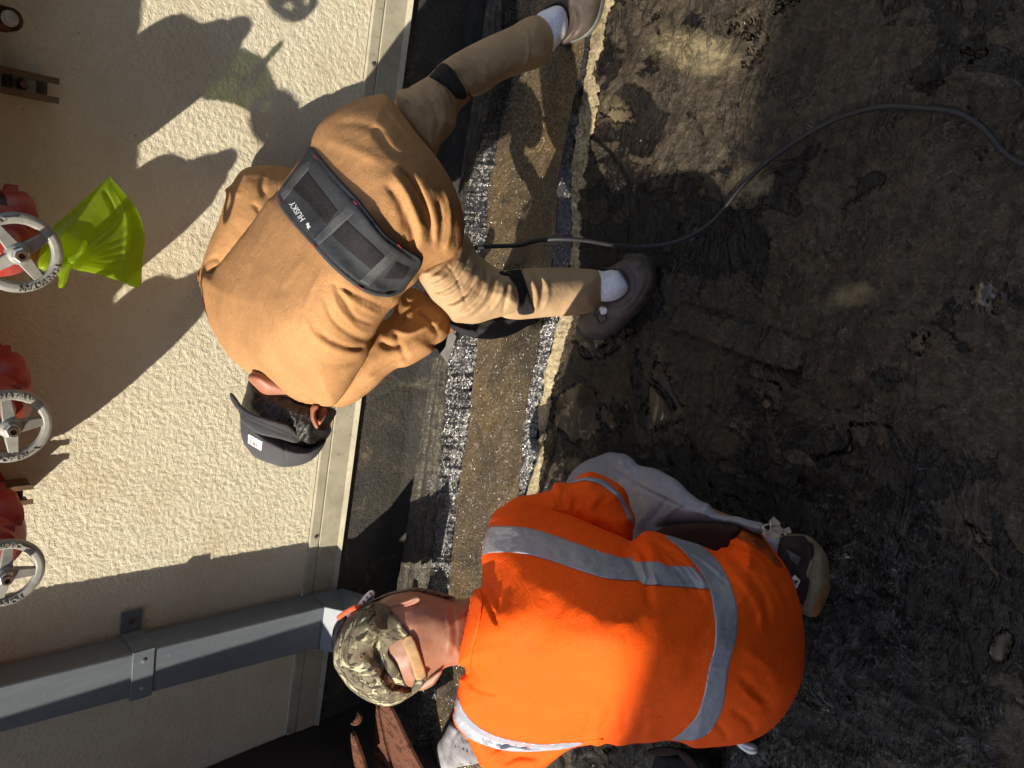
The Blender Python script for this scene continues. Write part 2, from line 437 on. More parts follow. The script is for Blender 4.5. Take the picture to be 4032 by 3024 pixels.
def m_red():
    m = M_('red_valve_paint', (.5, .04, .03), .45); m.base(m.mix((.31, .032, .022), (.30, .12, .095), m.ramp(m.noise(40, 6, .7), [(.5, (0,)*3), (.72, (1,)*3)])))
    m.bump(m.noise(90, 5), .3, .0015); return m.m
MAT['red'] = m_red()
def m_rust():
    m = M_('rusty_iron', (.2, .1, .06), .85, spec=.15); n = m.noise(26, 8, .75)
    m.base(m.ramp(n, [(.38, (.022, .011, .008)), (.47, (.075, .030, .018)), (.56, (.125, .052, .031)), (.64, (.04, .019, .013))])); m.bump(m.noise(140, 6, .7), .7, .003); return m.m
MAT['rust'] = m_rust()
def m_bag():
    m = M_('green_plastic_film', (.36, .62, .02), .28, spec=.5)
    m.base(m.ramp(m.noise(10, 4), [(.3, (.22, .33, .015)), (.7, (.34, .45, .03))]))
    m.bump(m.noise(26, 5, .6, 1.5), .3, .004)
    tr = m.n('ShaderNodeBsdfTranslucent'); tr.inputs[0].default_value = (.55, .66, .02, 1); mx = m.n('ShaderNodeMixShader'); mx.inputs[0].default_value = .6
    m.l(m.b.outputs[0], mx.inputs[1]); m.l(tr.outputs[0], mx.inputs[2])
    tp_ = m.n('ShaderNodeBsdfTransparent'); tp_.inputs[0].default_value = (.75, .95, .25, 1); m2 = m.n('ShaderNodeMixShader'); m2.inputs[0].default_value = .28; m.l(mx.outputs[0], m2.inputs[1]); m.l(tp_.outputs[0], m2.inputs[2]); m.l(m2.outputs[0], m.t.nodes['Material Output'].inputs[0]); return m.m
MAT['bag'] = m_bag()
def m_stucco():
    m = M_('stucco', (.55, .48, .34), .92, spec=.15)
    st = m.ramp(m.noise(3.2, 6, .7), [(.48, (0,)*3), (.75, (1,)*3)])
    b = m.ramp(m.noise(300, 3), [(.3, (.56, .515, .385)), (.7, (.69, .645, .50))]); b = m.mix(b, (.45, .34, .19), m.math('MULTIPLY', st, .5))
    sp = m.ramp(m.voro(23), [(.03, (1,)*3), (.055, (0,)*3)]); b = m.mix(b, (.12, .10, .07), m.math('MULTIPLY', sp, .6))
    m.base(b); m.bump(m.noise(270, 3, .6, .6), .8, .003); m.bump(m.noise(420, 3), .4, .0012); return m.m
MAT['stucco'] = m_stucco()
def m_flash():
    m = M_('weathered_flashing', (.46, .43, .33), .75, .1, .3)
    b = m.ramp(m.noise(14, 6, .7), [(.3, (.31, .285, .215)), (.7, (.45, .42, .32))]); b = m.mix(b, (.16, .15, .12), m.ramp(m.noise(60, 8, .8, 0, (1, 1, .35)), [(.58, (0,)*3), (.68, (1,)*3)]))
    m.base(b); m.bump(m.noise(60, 4, .6, 0, (1, 1, 3)), .25, .002); return m.m
MAT['flash'] = m_flash()
def m_downsp():
    m = M_('grey_painted_metal', (.12, .14, .165), .48, .15, .5)
    b = m.ramp(m.noise(10, 6, .7, 0, (3, 3, .5)), [(.3, (.105, .125, .15)), (.7, (.145, .165, .19))])
    b = m.mix(b, (.42, .42, .42), m.ramp(m.noise(120, 4, .6, 0, (1, 1, .6)), [(.70, (0,)*3), (.74, (1,)*3)])); m.base(b); m.bump(m.noise(20, 3), .12, .002); return m.m
MAT['downspout'] = m_downsp()
def m_gran(name, c1, c2, c3, gl=.5, amt=.7, sc=420, blot=5, stain=0):
    """mineral granules bedded in bitumen: each granule is a little facet"""
    m = M_(name, c1, .5, spec=.5)
    v = m.n('ShaderNodeTexVoronoi'); v.inputs['Scale'].default_value = sc
    mp = m.n('ShaderNodeMapping'); mp.inputs['Scale'].default_value = (.72 if name.startswith('glossy') else 1, 1, 1.15); m.l(m.co(), mp.inputs[0]); m.l(mp.outputs[0], v.inputs[0])
    b = m.mix(c1, c2, m.ramp(m.noise(blot, 6, .7), [(.38, (0,)*3), (.66, (1,)*3)]))
    b = m.mix(b, c3, m.ramp(m.noise(blot*4, 6, .75, .5), [(.56, (0,)*3), (.70, (1,)*3)]))
    cell = m.n('ShaderNodeSeparateColor'); m.l(v.outputs['Color'], cell.inputs[0])
    b = m.mix(b, m.ramp(cell.outputs[0], [(0, (.35,)*3), (1, (1.75,)*3)]), .8, 'MULTIPLY'); m.base(b)
    if stain: b = m.mix(b, (.016, .013, .011), m.math('MULTIPLY', m.ramp(m.noise(7, 8, .72, .6, (.55, 1, 1)), [(.47, (0,)*3), (.62, (1,)*3)]), stain)); m.base(b)
    m.rough(m.ramp(cell.outputs[1], [(0, (gl*.45,)*3), (.25, (gl,)*3), (1, (min(gl*1.9, .9),)*3)]))
    m.bump(m.noise(9, 5, .65), .5, .012); m.bump(m.noise(70, 5, .7), .6, .006); m.facet(v.outputs['Color'], amt); m.b.inputs['Specular IOR Level'].default_value = .5 if amt < .65 else .95; return m.m
MAT['membrane'] = m_gran('dark_base_membrane', (.042, .040, .037), (.055, .050, .040), (.13, .11, .075), .6, .5, sc=480, blot=3)
MAT['cant'] = m_gran('cracked_dark_lap', (.020, .017, .014), (.050, .042, .028), (.17, .14, .08), .5, .6, sc=360, blot=9)
MAT['capsheet'] = m_gran('brown_granule_sheet', (.070, .054, .036), (.125, .085, .036), (.045, .040, .036), .28, .95, sc=330, blot=4, stain=.75)
MAT['edge'] = m_gran('ochre_sheet_edge', (.26, .205, .115), (.37, .31, .18), (.07, .055, .035), .5, .5, sc=190, blot=12, stain=.55)
MAT['tar'] = m_gran('glossy_hot_asphalt', (.014, .014, .016), (.034, .033, .036), (.09, .08, .07), .24, .7, sc=230, blot=6, stain=.5)
def m_ground():
    m = M_('wet_bitumen_roof', (.02, .017, .014), .4, spec=.5)
    a = m.attr('mask'); sep = m.n('ShaderNodeSeparateColor'); m.l(a.outputs['Color'], sep.inputs[0])
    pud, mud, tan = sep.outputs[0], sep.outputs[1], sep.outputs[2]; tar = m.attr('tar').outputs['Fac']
    inv = m.math('SUBTRACT', 1.0, pud)
    # dried mud plates lying in the wet black tar
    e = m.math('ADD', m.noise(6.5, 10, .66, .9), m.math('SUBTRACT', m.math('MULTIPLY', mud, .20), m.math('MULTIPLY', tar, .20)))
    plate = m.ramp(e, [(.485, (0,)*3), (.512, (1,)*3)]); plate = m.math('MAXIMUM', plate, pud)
    fine = m.ramp(m.noise(120, 6, .8, .6), [(.30, (.45,)*3), (.5, (.95,)*3), (.68, (1.7,)*3)])
    g = m.voro(300, 'Color'); gs = m.n('ShaderNodeSeparateColor'); m.l(g, gs.inputs[0])
    mc = m.ramp(m.noise(4, 8, .7), [(.32, (.034, .027, .020)), (.5, (.070, .055, .038)), (.68, (.046, .036, .025))])
    mc = m.mix(mc, m.ramp(m.noise(42, 5, .75), [(.40, (.40,)*3), (.56, (1,)*3)]), .8, 'MULTIPLY')
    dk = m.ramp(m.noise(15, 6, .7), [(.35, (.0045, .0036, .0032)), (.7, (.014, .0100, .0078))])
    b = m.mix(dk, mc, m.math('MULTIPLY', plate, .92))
    b = m.mix(b, fine, m.math('SUBTRACT', .85, m.math('MULTIPLY', pud, .7)), 'MULTIPLY')
    b = m.mix(b, m.ramp(gs.outputs[0], [(0, (.55,)*3), (.92, (1.2,)*3), (1, (2.4,)*3)]), m.math('MULTIPLY', inv, .65), 'MULTIPLY')
    b = m.mix(b, (.22, .18, .105), m.math('MULTIPLY', m.ramp(m.math('ADD', tan, m.math('MULTIPLY', m.noise(34, 6, .75), .6)), [(.62, (0,)*3), (.92, (1,)*3)]), .85))
    gr = m.ramp(m.voro(60), [(.05, (1,)*3), (.085, (0,)*3)]); b = m.mix(b, (.18, .155, .12), m.math('MULTIPLY', gr, .3)); m.base(b)
    ln = m.math('ABSOLUTE', m.math('SUBTRACT', m.noise(11, 7, .62, 1.4, (.45, 1, 1)), .5))
    ridge = m.math('MULTIPLY', m.ramp(ln, [(.0, (1,)*3), (.035, (0,)*3)]), m.ramp(m.noise(5, 4, .6), [(.44, (0,)*3), (.56, (1,)*3)]))
    wet = m.math('SUBTRACT', 1.0, plate)
    m.rough(m.mix(m.mix((.32,)*3, (.085,)*3, wet), (.05,)*3, ridge))
    m.l(m.math('ADD', .22, m.math('ADD', m.math('MULTIPLY', wet, .10), m.math('MULTIPLY', ridge, 1.0))), m.b.inputs['Specular IOR Level'])
    m.bump(m.math('MULTIPLY', e, inv), .6, .05)
    m.bump(m.math('MULTIPLY', m.math('MULTIPLY', m.noise(30, 4, .5, 2.0, (.5, 1, 1)), wet), inv), .9, .016)
    m.bump(m.math('MULTIPLY', plate, inv), .8, .005); m.bump(m.math('MULTIPLY', ridge, inv), 1.0, .010)
    m.bump(m.math('MULTIPLY', m.noise(60, 6, .66, 1.), m.math('MULTIPLY', plate, inv)), .8, .006)
    m.facet(g, m.math('MULTIPLY', inv, .14)); return m.m
MAT['ground'] = m_ground()
MAT['cable'] = plain('black_cable', (.022, .022, .025), .5, var=.2, spec=.3)
MAT['darkpanel'] = plain('dark_curb_membrane', (.018, .012, .011), .7, var=.3, sc=12)
MAT['farwall'] = plain('dull_wall', (.22, .20, .18), .9)
def m_rag():
    m = M_('stained_white_cloth', (.5, .5, .52), .85, spec=.2); b = m.ramp(m.noise(14, 5), [(.35, (.17, .16, .17)), (.7, (.32, .31, .335))])
    b = m.mix(b, (.03, .02, .018), m.ramp(m.noise(42, 4, .6), [(.60, (0,)*3), (.66, (1,)*3)])); m.base(b); m.bump(m.noise(30, 4), .4, .005); return m.m
MAT['rag'] = m_rag()

WY = 1.787     # the wall's plane
ZF, ZT = .268, .378
# ------------------------------------------------------------------ ground
def build_ground():
    x0, x1, y0, y1, st = -2.2, .95, -.2, 1.80, .0042
    gx = np.arange(x0, x1, st); gy = np.arange(y0, y1, st); X, Y = np.meshgrid(gx, gy, indexing='ij')
    a, b, _ = proj(np.stack([X, Y, 0*X], -1))
    h = .020*(fbm(X, Y, 2.2, 3, 3)-.5)+.011*(fbm(X, Y, 9, 4, 9)-.5)+.006*(fbm(X, Y, 40, 4, 21, .6)-.5)
    rd = np.abs(fbm(X+.04*fbm(X, Y, 12, 2, 8), Y, 5.5, 4, 44)-.5); h += -.006*np.exp(-(rd/.010)**2)*smooth01(.5, .62, fbm(X, Y, 3, 2, 91))
    rd2 = np.abs(fbm(X, Y*.45, 9, 3, 66)-.5); h += .003*np.exp(-(rd2/.02)**2)*smooth01(.5, .65, fbm(X, Y, 2.6, 2, 71))
    h += .0045*(np.abs(fbm(X, Y, 55, 3, 211, .6)-.5)*2)*smooth01(.42, .6, fbm(X, Y, 4, 3, 213))
    lumps = smooth01(.56, .70, fbm(X, Y, 14, 4, 131, .6)); h += .004*lumps*fbm(X, Y, 60, 3, 5)
    tan = .30*smooth01(.48, .70, fbm(X, Y, 11, 5, 57, .62))
    def blob(cx, cy, rx, ry, s=1.0, ang=0):
        c, s_ = math.cos(ang), math.sin(ang); u = (a-cx)*c+(b-cy)*s_; v = -(a-cx)*s_+(b-cy)*c
        return s*np.exp(-((u/rx)**2+(v/ry)**2))
    for q in ((1500, 110, 120, 60, .75, .2), (1620, 390, 60, 55, .7, 0), (1330, 240, 45, 60, .5, 0), (1560, 330, 60, 50, .35, 0), (1840, 640, 90, 40, .55, -.3), (1235, 1000, 35, 28, .5, 0),
              (1420, 760, 30, 50, .45, 0), (2090, 720, 50, 60, .35, 0), (1720, 560, 40, 60, .3, 0), (1235, 850, 30, 40, .5, 0)): tan = np.maximum(tan, blob(*q))
    tar = np.clip(np.maximum.reduce([blob(1800, 1330, 420, 330, 1.25), blob(1500, 1090, 150, 60, .9, .5), blob(1375, 840, 20, 130, 1.1), blob(2050, 1020, 200, 120, .8), blob(1450, 500, 120, 80, .9), blob(1330, 560, 110, 60, .8), blob(1330, 420, 80, 60, .7), blob(1900, 400, 160, 60, .5), blob(1500, 1010, 200, 60, .6, .5)])+.9*(fbm(X, Y, 8, 5, 301, .6)-.55), 0, 1)  # tar coat; the blobs by the feet also deepen the shadows there
    tw = fbm(X+.03*fbm(X, Y, 15, 2, 401), Y*.55, 26, 4, 402, .55); h += (.25+.75*tar)*.011*(1-np.abs(tw-.5)*4)*smooth01(.40, .62, fbm(X, Y, 5, 3, 405))
    lo = fbm(X, Y, 3.3, 3, 77)
    level = np.full(X.shape, -.0065)
    for q in ((2110, 150, 60, 110, 0), (2130, 640, 60, 160, .1), (1990, 740, 50, 60, 0), (1425, 840, 26, 60, -.1), (1350, 255, 70, 26, .3), (1990, 230, 120, 20, 0), (1250, 870, 40, 30, 0),
              (2160, 1400, 30, 60, .2), (1660, 880, 26, 60, 0), (1240, 905, 50, 45, 0), (1270, 720, 30, 40, 0), (2120, 330, 50, 60, 0)):
        level = level+.012*blob(q[0], q[1], q[2], q[3], 1, q[4])
    level = level-.010*(fbm(X, Y, 10, 4, 171, .5)-.40)
    pud = h < level; pm = smooth01(-.0004, .0016, level-h); h = np.maximum(h, level)
    mud = smooth01(.44, .60, lo)*.8*(1-tar*.8); mud = np.maximum(mud, .9*np.maximum.reduce([blob(1270, 840, 60, 110), blob(1440, 800, 40, 130, .9, .1), blob(1560, 930, 120, 50, .9, .5), blob(1640, 690, 120, 60, .6, .2), blob(2120, 560, 80, 160, .7), blob(1960, 700, 120, 90, .6)])*smooth01(.35, .55, fbm(X, Y, 16, 4, 333, .6)))
    # a torn strip of old sheet and other seams
    strip = np.array([(1440, 712), (1470, 655), (1560, 682), (1650, 705), (1742, 735), (1748, 752), (1730, 806), (1690, 800), (1600, 766), (1500, 728)], float)
    ins = inpoly(a, b, strip); d, _, _, _ = polydist(a, b, strip); k = np.where(ins, smooth01(0, 5, d), 0)
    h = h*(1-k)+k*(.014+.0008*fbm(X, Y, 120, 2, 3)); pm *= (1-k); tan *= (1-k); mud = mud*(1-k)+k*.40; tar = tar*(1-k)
    h -= .005*np.where(~ins, np.exp(-(d/4)**2), 0)
    aj = a+14*(fbm(X, Y, 9, 3, 14)-.5); bj = b+14*(fbm(X, Y, 9, 3, 15)-.5)
    for line, wd, am in (([(1440, 925), (1560, 990), (1700, 1060), (1800, 1090)], 4, -.010), ([(1480, 860), (1600, 880), (1700, 900)], 4, -.006), ([(1770, 790), (1850, 840), (1900, 880), (2000, 895), (2060, 930)], 6, -.013),
                         ([(1985, 960), (1960, 1090), (1945, 1240), (1930, 1370), (1925, 1460)], 4, .012), ([(2150, 650), (2190, 820)], 5, -.01), ([(1800, 770), (1830, 830), (1870, 870)], 3, .006),
                         ([(1740, 1500), (1700, 1560), (1660, 1659)], 7, -.012), ([(2050, 1290), (2110, 1450), (2140, 1560)], 4, .010), ([(1960, 1120), (2010, 1130), (2060, 1150)], 3, .007), ([(2130, 1275), (2212, 1330)], 4, .008),
                         ([(1360, 800), (1420, 830), (1450, 880)], 5, -.006), ([(2080, 1010), (2040, 1090), (2080, 1200)], 5, -.010), ([(1880, 1160), (1900, 1300)], 3, .008), ([(2000, 180), (2080, 170), (2140, 200)], 4, .008), ([(2090, 180), (2100, 250)], 4, -.012),
                         ([(1375, 735), (1365, 830), (1380, 950)], 14, .010), ([(1210, 815), (1260, 822), (1290, 850), (1290, 905)], 3, -.006), ([(1400, 735), (1480, 880), (1420, 925)], 3, -.004), ([(2180, 330), (2190, 270), (2212, 240)], 8, .012)):
        L = catmull(line, 4, False) if len(line) > 2 else np.array(line, float); M = wd*2.6
        bx = np.where((aj > L[:, 0].min()-M) & (aj < L[:, 0].max()+M) & (bj > L[:, 1].min()-M) & (bj < L[:, 1].max()+M))
        dd, _, _, fr = polydist(aj[bx], bj[bx], L, False); e = np.exp(-(dd/wd)**2); h[bx] += (am*.4 if am < 0 else am*1.0)*e; pm[bx] *= (1-e*.95)
    # falls away a little under the sheet edge by the wall
    V = np.stack([X, Y, h], -1).reshape(-1, 3); n0, n1 = X.shape
    I, J = np.meshgrid(np.arange(n0-1), np.arange(n1-1), indexing='ij'); q = np.stack([I*n1+J, (I+1)*n1+J, (I+1)*n1+J+1, I*n1+J+1], -1).reshape(-1, 4)
    me = bpy.data.meshes.new('ground'); me.vertices.add(len(V)); me.vertices.foreach_set('co', V.ravel().astype(np.float32))
    me.loops.add(q.size); me.loops.foreach_set('vertex_index', q.ravel().astype(np.int32)); me.polygons.add(len(q)); me.polygons.foreach_set('loop_start', np.arange(0, q.size, 4, dtype=np.int32))
    me.polygons.foreach_set('loop_total', np.full(len(q), 4, np.int32)); me.update(calc_edges=True); me.polygons.foreach_set('use_smooth', np.ones(len(q), bool))
    ca = me.color_attributes.new('mask', 'FLOAT_COLOR', 'POINT'); cc = np.stack([pm.ravel(), mud.ravel(), tan.ravel(), np.ones(pm.size)], 1); ca.data.foreach_set('color', cc.ravel().astype(np.float32))
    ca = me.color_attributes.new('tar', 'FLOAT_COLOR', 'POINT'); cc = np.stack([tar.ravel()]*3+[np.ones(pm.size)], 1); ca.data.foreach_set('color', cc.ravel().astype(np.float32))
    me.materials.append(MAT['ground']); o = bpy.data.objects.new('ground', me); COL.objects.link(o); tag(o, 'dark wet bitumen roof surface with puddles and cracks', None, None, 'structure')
    far = MB().add([(-60, -60, -.03), (60, -60, -.03), (60, 40, -.03), (-60, 40, -.03)], [(0, 1, 2, 3)]).build('terrain', MAT['ground']); tag(far, kind='structure')
build_ground()
def strip(name, ya, left, right, z0, z1, mat, label, jit=3, step=4, seed=0, edge_r=None, kind='structure', grooves=()):
    """a long strip of sheet laid on the roof; left/right are its edges as seen along the picture, z0 left height z1 right height"""
    ys = np.arange(ya[0], ya[1], step); L = np.interp(ys, [p[1] for p in left], [p[0] for p in left]); Rr = np.interp(ys, [p[1] for p in right], [p[0] for p in right])
    for A, pl in ((L, left), (Rr, right)):
        k = ys < pl[0][1]; A[k] = pl[0][0]+(ys[k]-pl[0][1])*(pl[1][0]-pl[0][0])/(pl[1][1]-pl[0][1])
        k = ys > pl[-1][1]; A[k] = pl[-1][0]+(ys[k]-pl[-1][1])*(pl[-1][0]-pl[-2][0])/(pl[-1][1]-pl[-2][1])
    L = L+jit*2*(fbm(ys, ys*0+seed, .05, 4, 3+seed, .65)-.5); Rr = Rr+jit*2*(fbm(ys, ys*0+seed+9, .05, 4, 8+seed, .65)-.5)
    n = 26; Fc = []
    t = np.linspace(0, 1, n+1)[None, :]; xx = L[:, None]*(1-t)+Rr[:, None]*t; zz = (z0*(1-t)+z1*t)+0*xx; yy = ys[:, None]+0*xx
    r_ = rays(xx, yy); G = CAM+r_*((zz-CAMH)/r_[..., 2])[..., None]
    G[..., 2] += .005*(fbm(G[..., 0], G[..., 1], 14, 3, 40+seed)-.5)+.0030*(fbm(G[..., 0], G[..., 1], 60, 3, 50+seed)-.5)
    for t0, wd, dz in grooves:
        tc = t0+.16*(fbm(ys, ys*0+t0*9, .02, 4, 77, .6)-.5); G[..., 2] += dz*np.exp(-((t-tc[:, None])/wd)**2)
    V = list(G.reshape(-1, 3))
    top = len(V)
    for i in range(len(ys)):
        for k in (0, n): q = V[i*(n+1)+k].copy(); q[2] = -.02; V.append(q)
    for i in range(len(ys)-1):
        for k in range(n): a = i*(n+1)+k; Fc.append((a, a+1, a+n+2, a+n+1))
        Fc.append((top+2*i, i*(n+1), (i+1)*(n+1), top+2*i+2)); Fc.append((i*(n+1)+n, top+2*i+1, top+2*i+3, (i+1)*(n+1)+n))
    o = mesh(name, V, Fc, mat, None); autosm(o, 50); tag(o, label, None, None, kind); return o
base_ = [(1053, 0), (1012, 274), (970, 548), (928, 823), (885, 1097), (836, 1426), (802, 1646), (790, 1720)]
sA = [(1090, -40), (1082, 100), (1068, 200), (1040, 300), (1010, 400), (1000, 500), (985, 650), (970, 773), (964, 853), (957, 936), (950, 1020), (935, 1200), (915, 1400), (895, 1720)]
sB = [(1115, -40), (1106, 100), (1096, 200), (1075, 300), (1056, 400), (1050, 500), (1042, 650), (1030, 760), (1020, 836), (1014, 903), (1004, 970), (990, 1053), (970, 1250), (945, 1500), (925, 1720)]
sC = [(1272, -40), (1262, 100), (1244, 200), (1222, 300), (1205, 400), (1200, 520), (1180, 650), (1167, 720), (1150, 820), (1135, 886), (1130, 970), (1120, 1070), (1095, 1300), (1060, 1720)]
sD = [(1296, -40), (1280, 60), (1266, 150), (1254, 230), (1240, 300), (1232, 400), (1238, 520), (1215, 650), (1204, 703), (1174, 820), (1164, 886), (1160, 970), (1137, 1073), (1115, 1300), (1080, 1720)]
sE = [(1333, -40), (1322, 60), (1308, 150), (1294, 230), (1274, 300), (1262, 400), (1262, 520), (1242, 650), (1229, 703), (1197, 820), (1184, 886), (1174, 970), (1167, 1053), (1140, 1300), (1100, 1720)]
strip('cant_strip', (-420, 1860), base_, sA, .080, .062, MAT['cant'], 'dark granulated strip at the foot of the wall', 3, 4, 1, grooves=((.62, .05, -.010), (.72, .05, .006), (.93, .05, -.012), (.3, .05, -.004)))
strip('asphalt_seam', (-420, 1860), sA, sB, .062, .014, MAT['tar'], 'glossy black asphalt seam beside the wall', 9, 2.5, 2, grooves=((.18, .06, .004), (.45, .06, -.003), (.7, .05, .003)))
strip('cap_sheet', (-420, 1860), sB, sC, .0145, .028, MAT['capsheet'], 'brown granule roofing sheet between the glossy seams', 3, 4, 3)
strip('asphalt_seam', (-420, 1860), sC, sD, .030, .010, MAT['tar'], 'narrower glossy asphalt seam near the ochre sheet edge', 7, 3, 4)
strip('sheet_edge', (-420, 1860), sD, sE, .012, .002, MAT['edge'], 'ragged ochre edge of the roofing sheet', 8, 2.5, 5)

# ------------------------------------------------------------------ wall
wall = thing('stucco_wall', 'pale stucco building wall with metal flashing and dark membrane at its foot', 'wall', (0, WY, 0))
def build_wall():
    xs = np.concatenate([[-7., -2.6], np.arange(-1.79, 1.05, .0032), [1.394, 3., 8.]]); zs = np.concatenate([np.arange(ZT, 1.32, .0032), [1.36, 1.9, 2.6, 3.4, 5., 8.]])
    X, Z = np.meshgrid(xs, zs, indexing='ij'); dsp = .0015*(fbm(X, Z, 165, 2, 2, .5)-.5)*2+.0010*np.abs(fbm(X+.01*fbm(X, Z, 30, 2, 5), Z, 115, 2, 12)-.5)+.0008*(fbm(X, Z, 30, 2, 19)-.5)
    dsp = np.where(Z <= ZT+.001, 0, dsp)
    V = np.stack([X, WY-dsp, Z], -1).reshape(-1, 3); n1 = X.shape[1]
    I, J = np.meshgrid(np.arange(X.shape[0]-1), np.arange(n1-1), indexing='ij'); q = np.stack([I*n1+J, (I+1)*n1+J, (I+1)*n1+J+1, I*n1+J+1], -1).reshape(-1, 4)
    V = V.tolist(); Fc = q.tolist(); n = len(V)
    V += [(-7, WY+.2, ZT), (8, WY+.2, ZT), (8, WY+.2, 8.), (-7, WY+.2, 8.)]; Fc.append([n, n+1, n+2, n+3])
    mesh('stucco_face', V, Fc, MAT['stucco'], wall)
    b = MB()   # termination bar: top lip and groove
    b.box((.5, WY-.004, ZT-.017), (15, .012, .030)); b.build('termination_bar', MAT['flash'], wall, bevel=.002)
    b = MB(); xs = np.concatenate([[-7], np.linspace(-2.6, 1.4, 160), [8]]); V = []; Fc = []
    for i, x in enumerate(xs):
        j = .0016*(fbm(np.array([x]), np.array([0.]), 7, 3, 4)[0]-.5)
        for y, z in ((WY-.004, ZT-.034), (WY-.012+j, ZT-.036), (WY-.014+j, ZF+.012), (WY-.024+j, ZF), (WY-.019+j, ZF-.001), (WY-.003, ZF+.01)): V.append((x, y, z))
    for i in range(len(xs)-1):
        for k in range(5): a = i*6+k; Fc.append((a, a+6, a+7, a+1))
    b.add(V, Fc).build('flashing', MAT['flash'], wall, smooth=False)
    for i in range(9): MB().lathe((-1.75+i*.34, WY-.011, ZT-.017), (0, -1, 0), [(0, .006), (.003, .006), (.0045, .003)], 10).build('screw', MAT['zinc'], wall)
    xs = np.concatenate([[-7], np.arange(-2.6, 1.4, .008), [8]]); zs = np.arange(0, ZF+.02, .008); X, Z = np.meshgrid(xs, zs, indexing='ij')
    Yy = WY-.004-.006*(fbm(X, Z, 5, 4, 7)-.3)-.012*np.clip(1-Z/.06, 0, 1)
    for ln in ([(-.62, .0), (-.60, .12), (-.66, .25)], [(-.2, 0), (-.24, .14), (-.2, .26)], [(.3, 0), (.33, .26)]):
        d, _, _, _ = polydist(X, Z, np.array(ln), False); Yy += .004*np.exp(-(d/.006)**2)
    V = np.stack([X, Yy, Z], -1).reshape(-1, 3); n1 = X.shape[1]; I, J = np.meshgrid(np.arange(X.shape[0]-1), np.arange(n1-1), indexing='ij')
    q = np.stack([I*n1+J, (I+1)*n1+J, (I+1)*n1+J+1, I*n1+J+1], -1).reshape(-1, 4); mesh('base_membrane', V, q, MAT['membrane'], wall)
build_wall()
# building behind the photographer, whose top edge shades the near roof
rb = thing('rear_building', 'tall dull wall standing behind the photographer, shading the near roof', 'building', (0, -2.3, 0))
eY = -2.3; eZ = (.86-eY)/.4*.64
MB().box((-4, eY-.5, eZ/2), (22, 1, eZ)).build('wall', MAT['farwall'], rb)
MB().box((-4, eY-.5, eZ+.011), (22.02, 1.0, .02)).build('coping', MAT['strutmetal'], rb)

sw = thing('side_wall', 'dark membrane-clad wall at right angles to the stucco wall, in the lower left corner', 'wall', (-2.0, 1.57, 0))
def build_side():
    xs = WX = -1.772; ys = np.arange(1.381, WY-.002, .01); zs = np.concatenate([np.arange(0, 1.3, .01), [2., 3.4]]); Y, Z = np.meshgrid(ys, zs, indexing='ij')
    X = WX+.006*(fbm(Y, Z, 6, 3, 61)-.5)-.0*Z; V = np.stack([X, Y, Z], -1).reshape(-1, 3); n1 = Y.shape[1]
    I, J = np.meshgrid(np.arange(Y.shape[0]-1), np.arange(n1-1), indexing='ij'); q = np.stack([I*n1+J, (I+1)*n1+J, (I+1)*n1+J+1, I*n1+J+1], -1).reshape(-1, 4)
    mesh('cladding', V, q, MAT['darkpanel'], sw)
    MB().box((WX-.256, (1.376+WY)/2+.002, 1.7), (.5, WY-1.376, 3.4)).build('core', MAT['farwall'], sw)
build_side()
# ------------------------------------------------------------------ downspout
ds = thing('downspout', 'grey rectangular metal downspout strapped to the stucco wall', 'downspout', (-1.25, WY, .35))
def build_ds():
    yf = WY-.105; yb = WY-.022
    def col(z): t = (1.18-z)/(1.18-.36); return -1.217-.037*t, -1.338-.058*t
    b = MB(); V = []
    for z in (2.6, .345):
        r, l = col(z)
        V += [(r, yb, z), (r, yf, z), (l, yf, z), (l, yb, z)]
    b.add(V, [(0, 1, 5, 4), (1, 2, 6, 5), (2, 3, 7, 6), (3, 0, 4, 7)]); b.build('pipe', MAT['downspout'], ds, bevel=.004)
    r, l = col(.345); e = MB(); E1 = [(r+.003, yb, .362), (r+.003, yf-.003, .362), (l-.003, yf-.003, .362), (l-.003, yb, .362)]
    E2 = [(r+.004, yb-.02, .26), (r+.004, yf-.05, .325), (l-.004, yf-.05, .325), (l-.004, yb-.02, .26)]
    E3 = [(r+.11, 1.42, .255), (r+.11, 1.39, .34), (l+.09, 1.39, .34), (l+.09, 1.42, .255)]
    V = E1+E2+E3; Fc = []
    for i in (0, 1):
        for k in range(4): Fc.append((i*4+k, i*4+(k+1) % 4, i*4+4+(k+1) % 4, i*4+4+k))
    e.add(V, Fc).build('elbow', MAT['downspout'], ds, bevel=.003)
    z0 = .80
    z = PY(306, 1470, yf)[2]; r, l = col(z); s = MB()
    s.box(((r+l)/2, yf-.0025, z), (abs(r-l)+.012, .004, .052)); s.box((r+.004, (yf+yb)/2, z), (.004, abs(yf-yb)+.01, .052)); s.box((l-.004, (yf+yb)/2, z), (.004, abs(yf-yb)+.01, .052))
    s.box((r+.034, WY-.010, z), (.060, .004, .052)); s.box((l-.034, WY-.010, z), (.060, .004, .052))
    st = s.build('strap', MAT['downspout'], ds, bevel=.001)
    for dx in (-.04, .04): MB().lathe(((r+l)/2+dx, yf-.004, z), (0, -1, 0), [(0, .0055), (.003, .0055), (.004, .002)], 10).build('rivet', MAT['zinc'], st)
    bo = MB().lathe((r+.036, WY-.011, z), (0, -1, 0), [(0, .010), (.003, .010), (.005, .005)], 8); bo.build('bolt', MAT['bolt'], st)
build_ds()
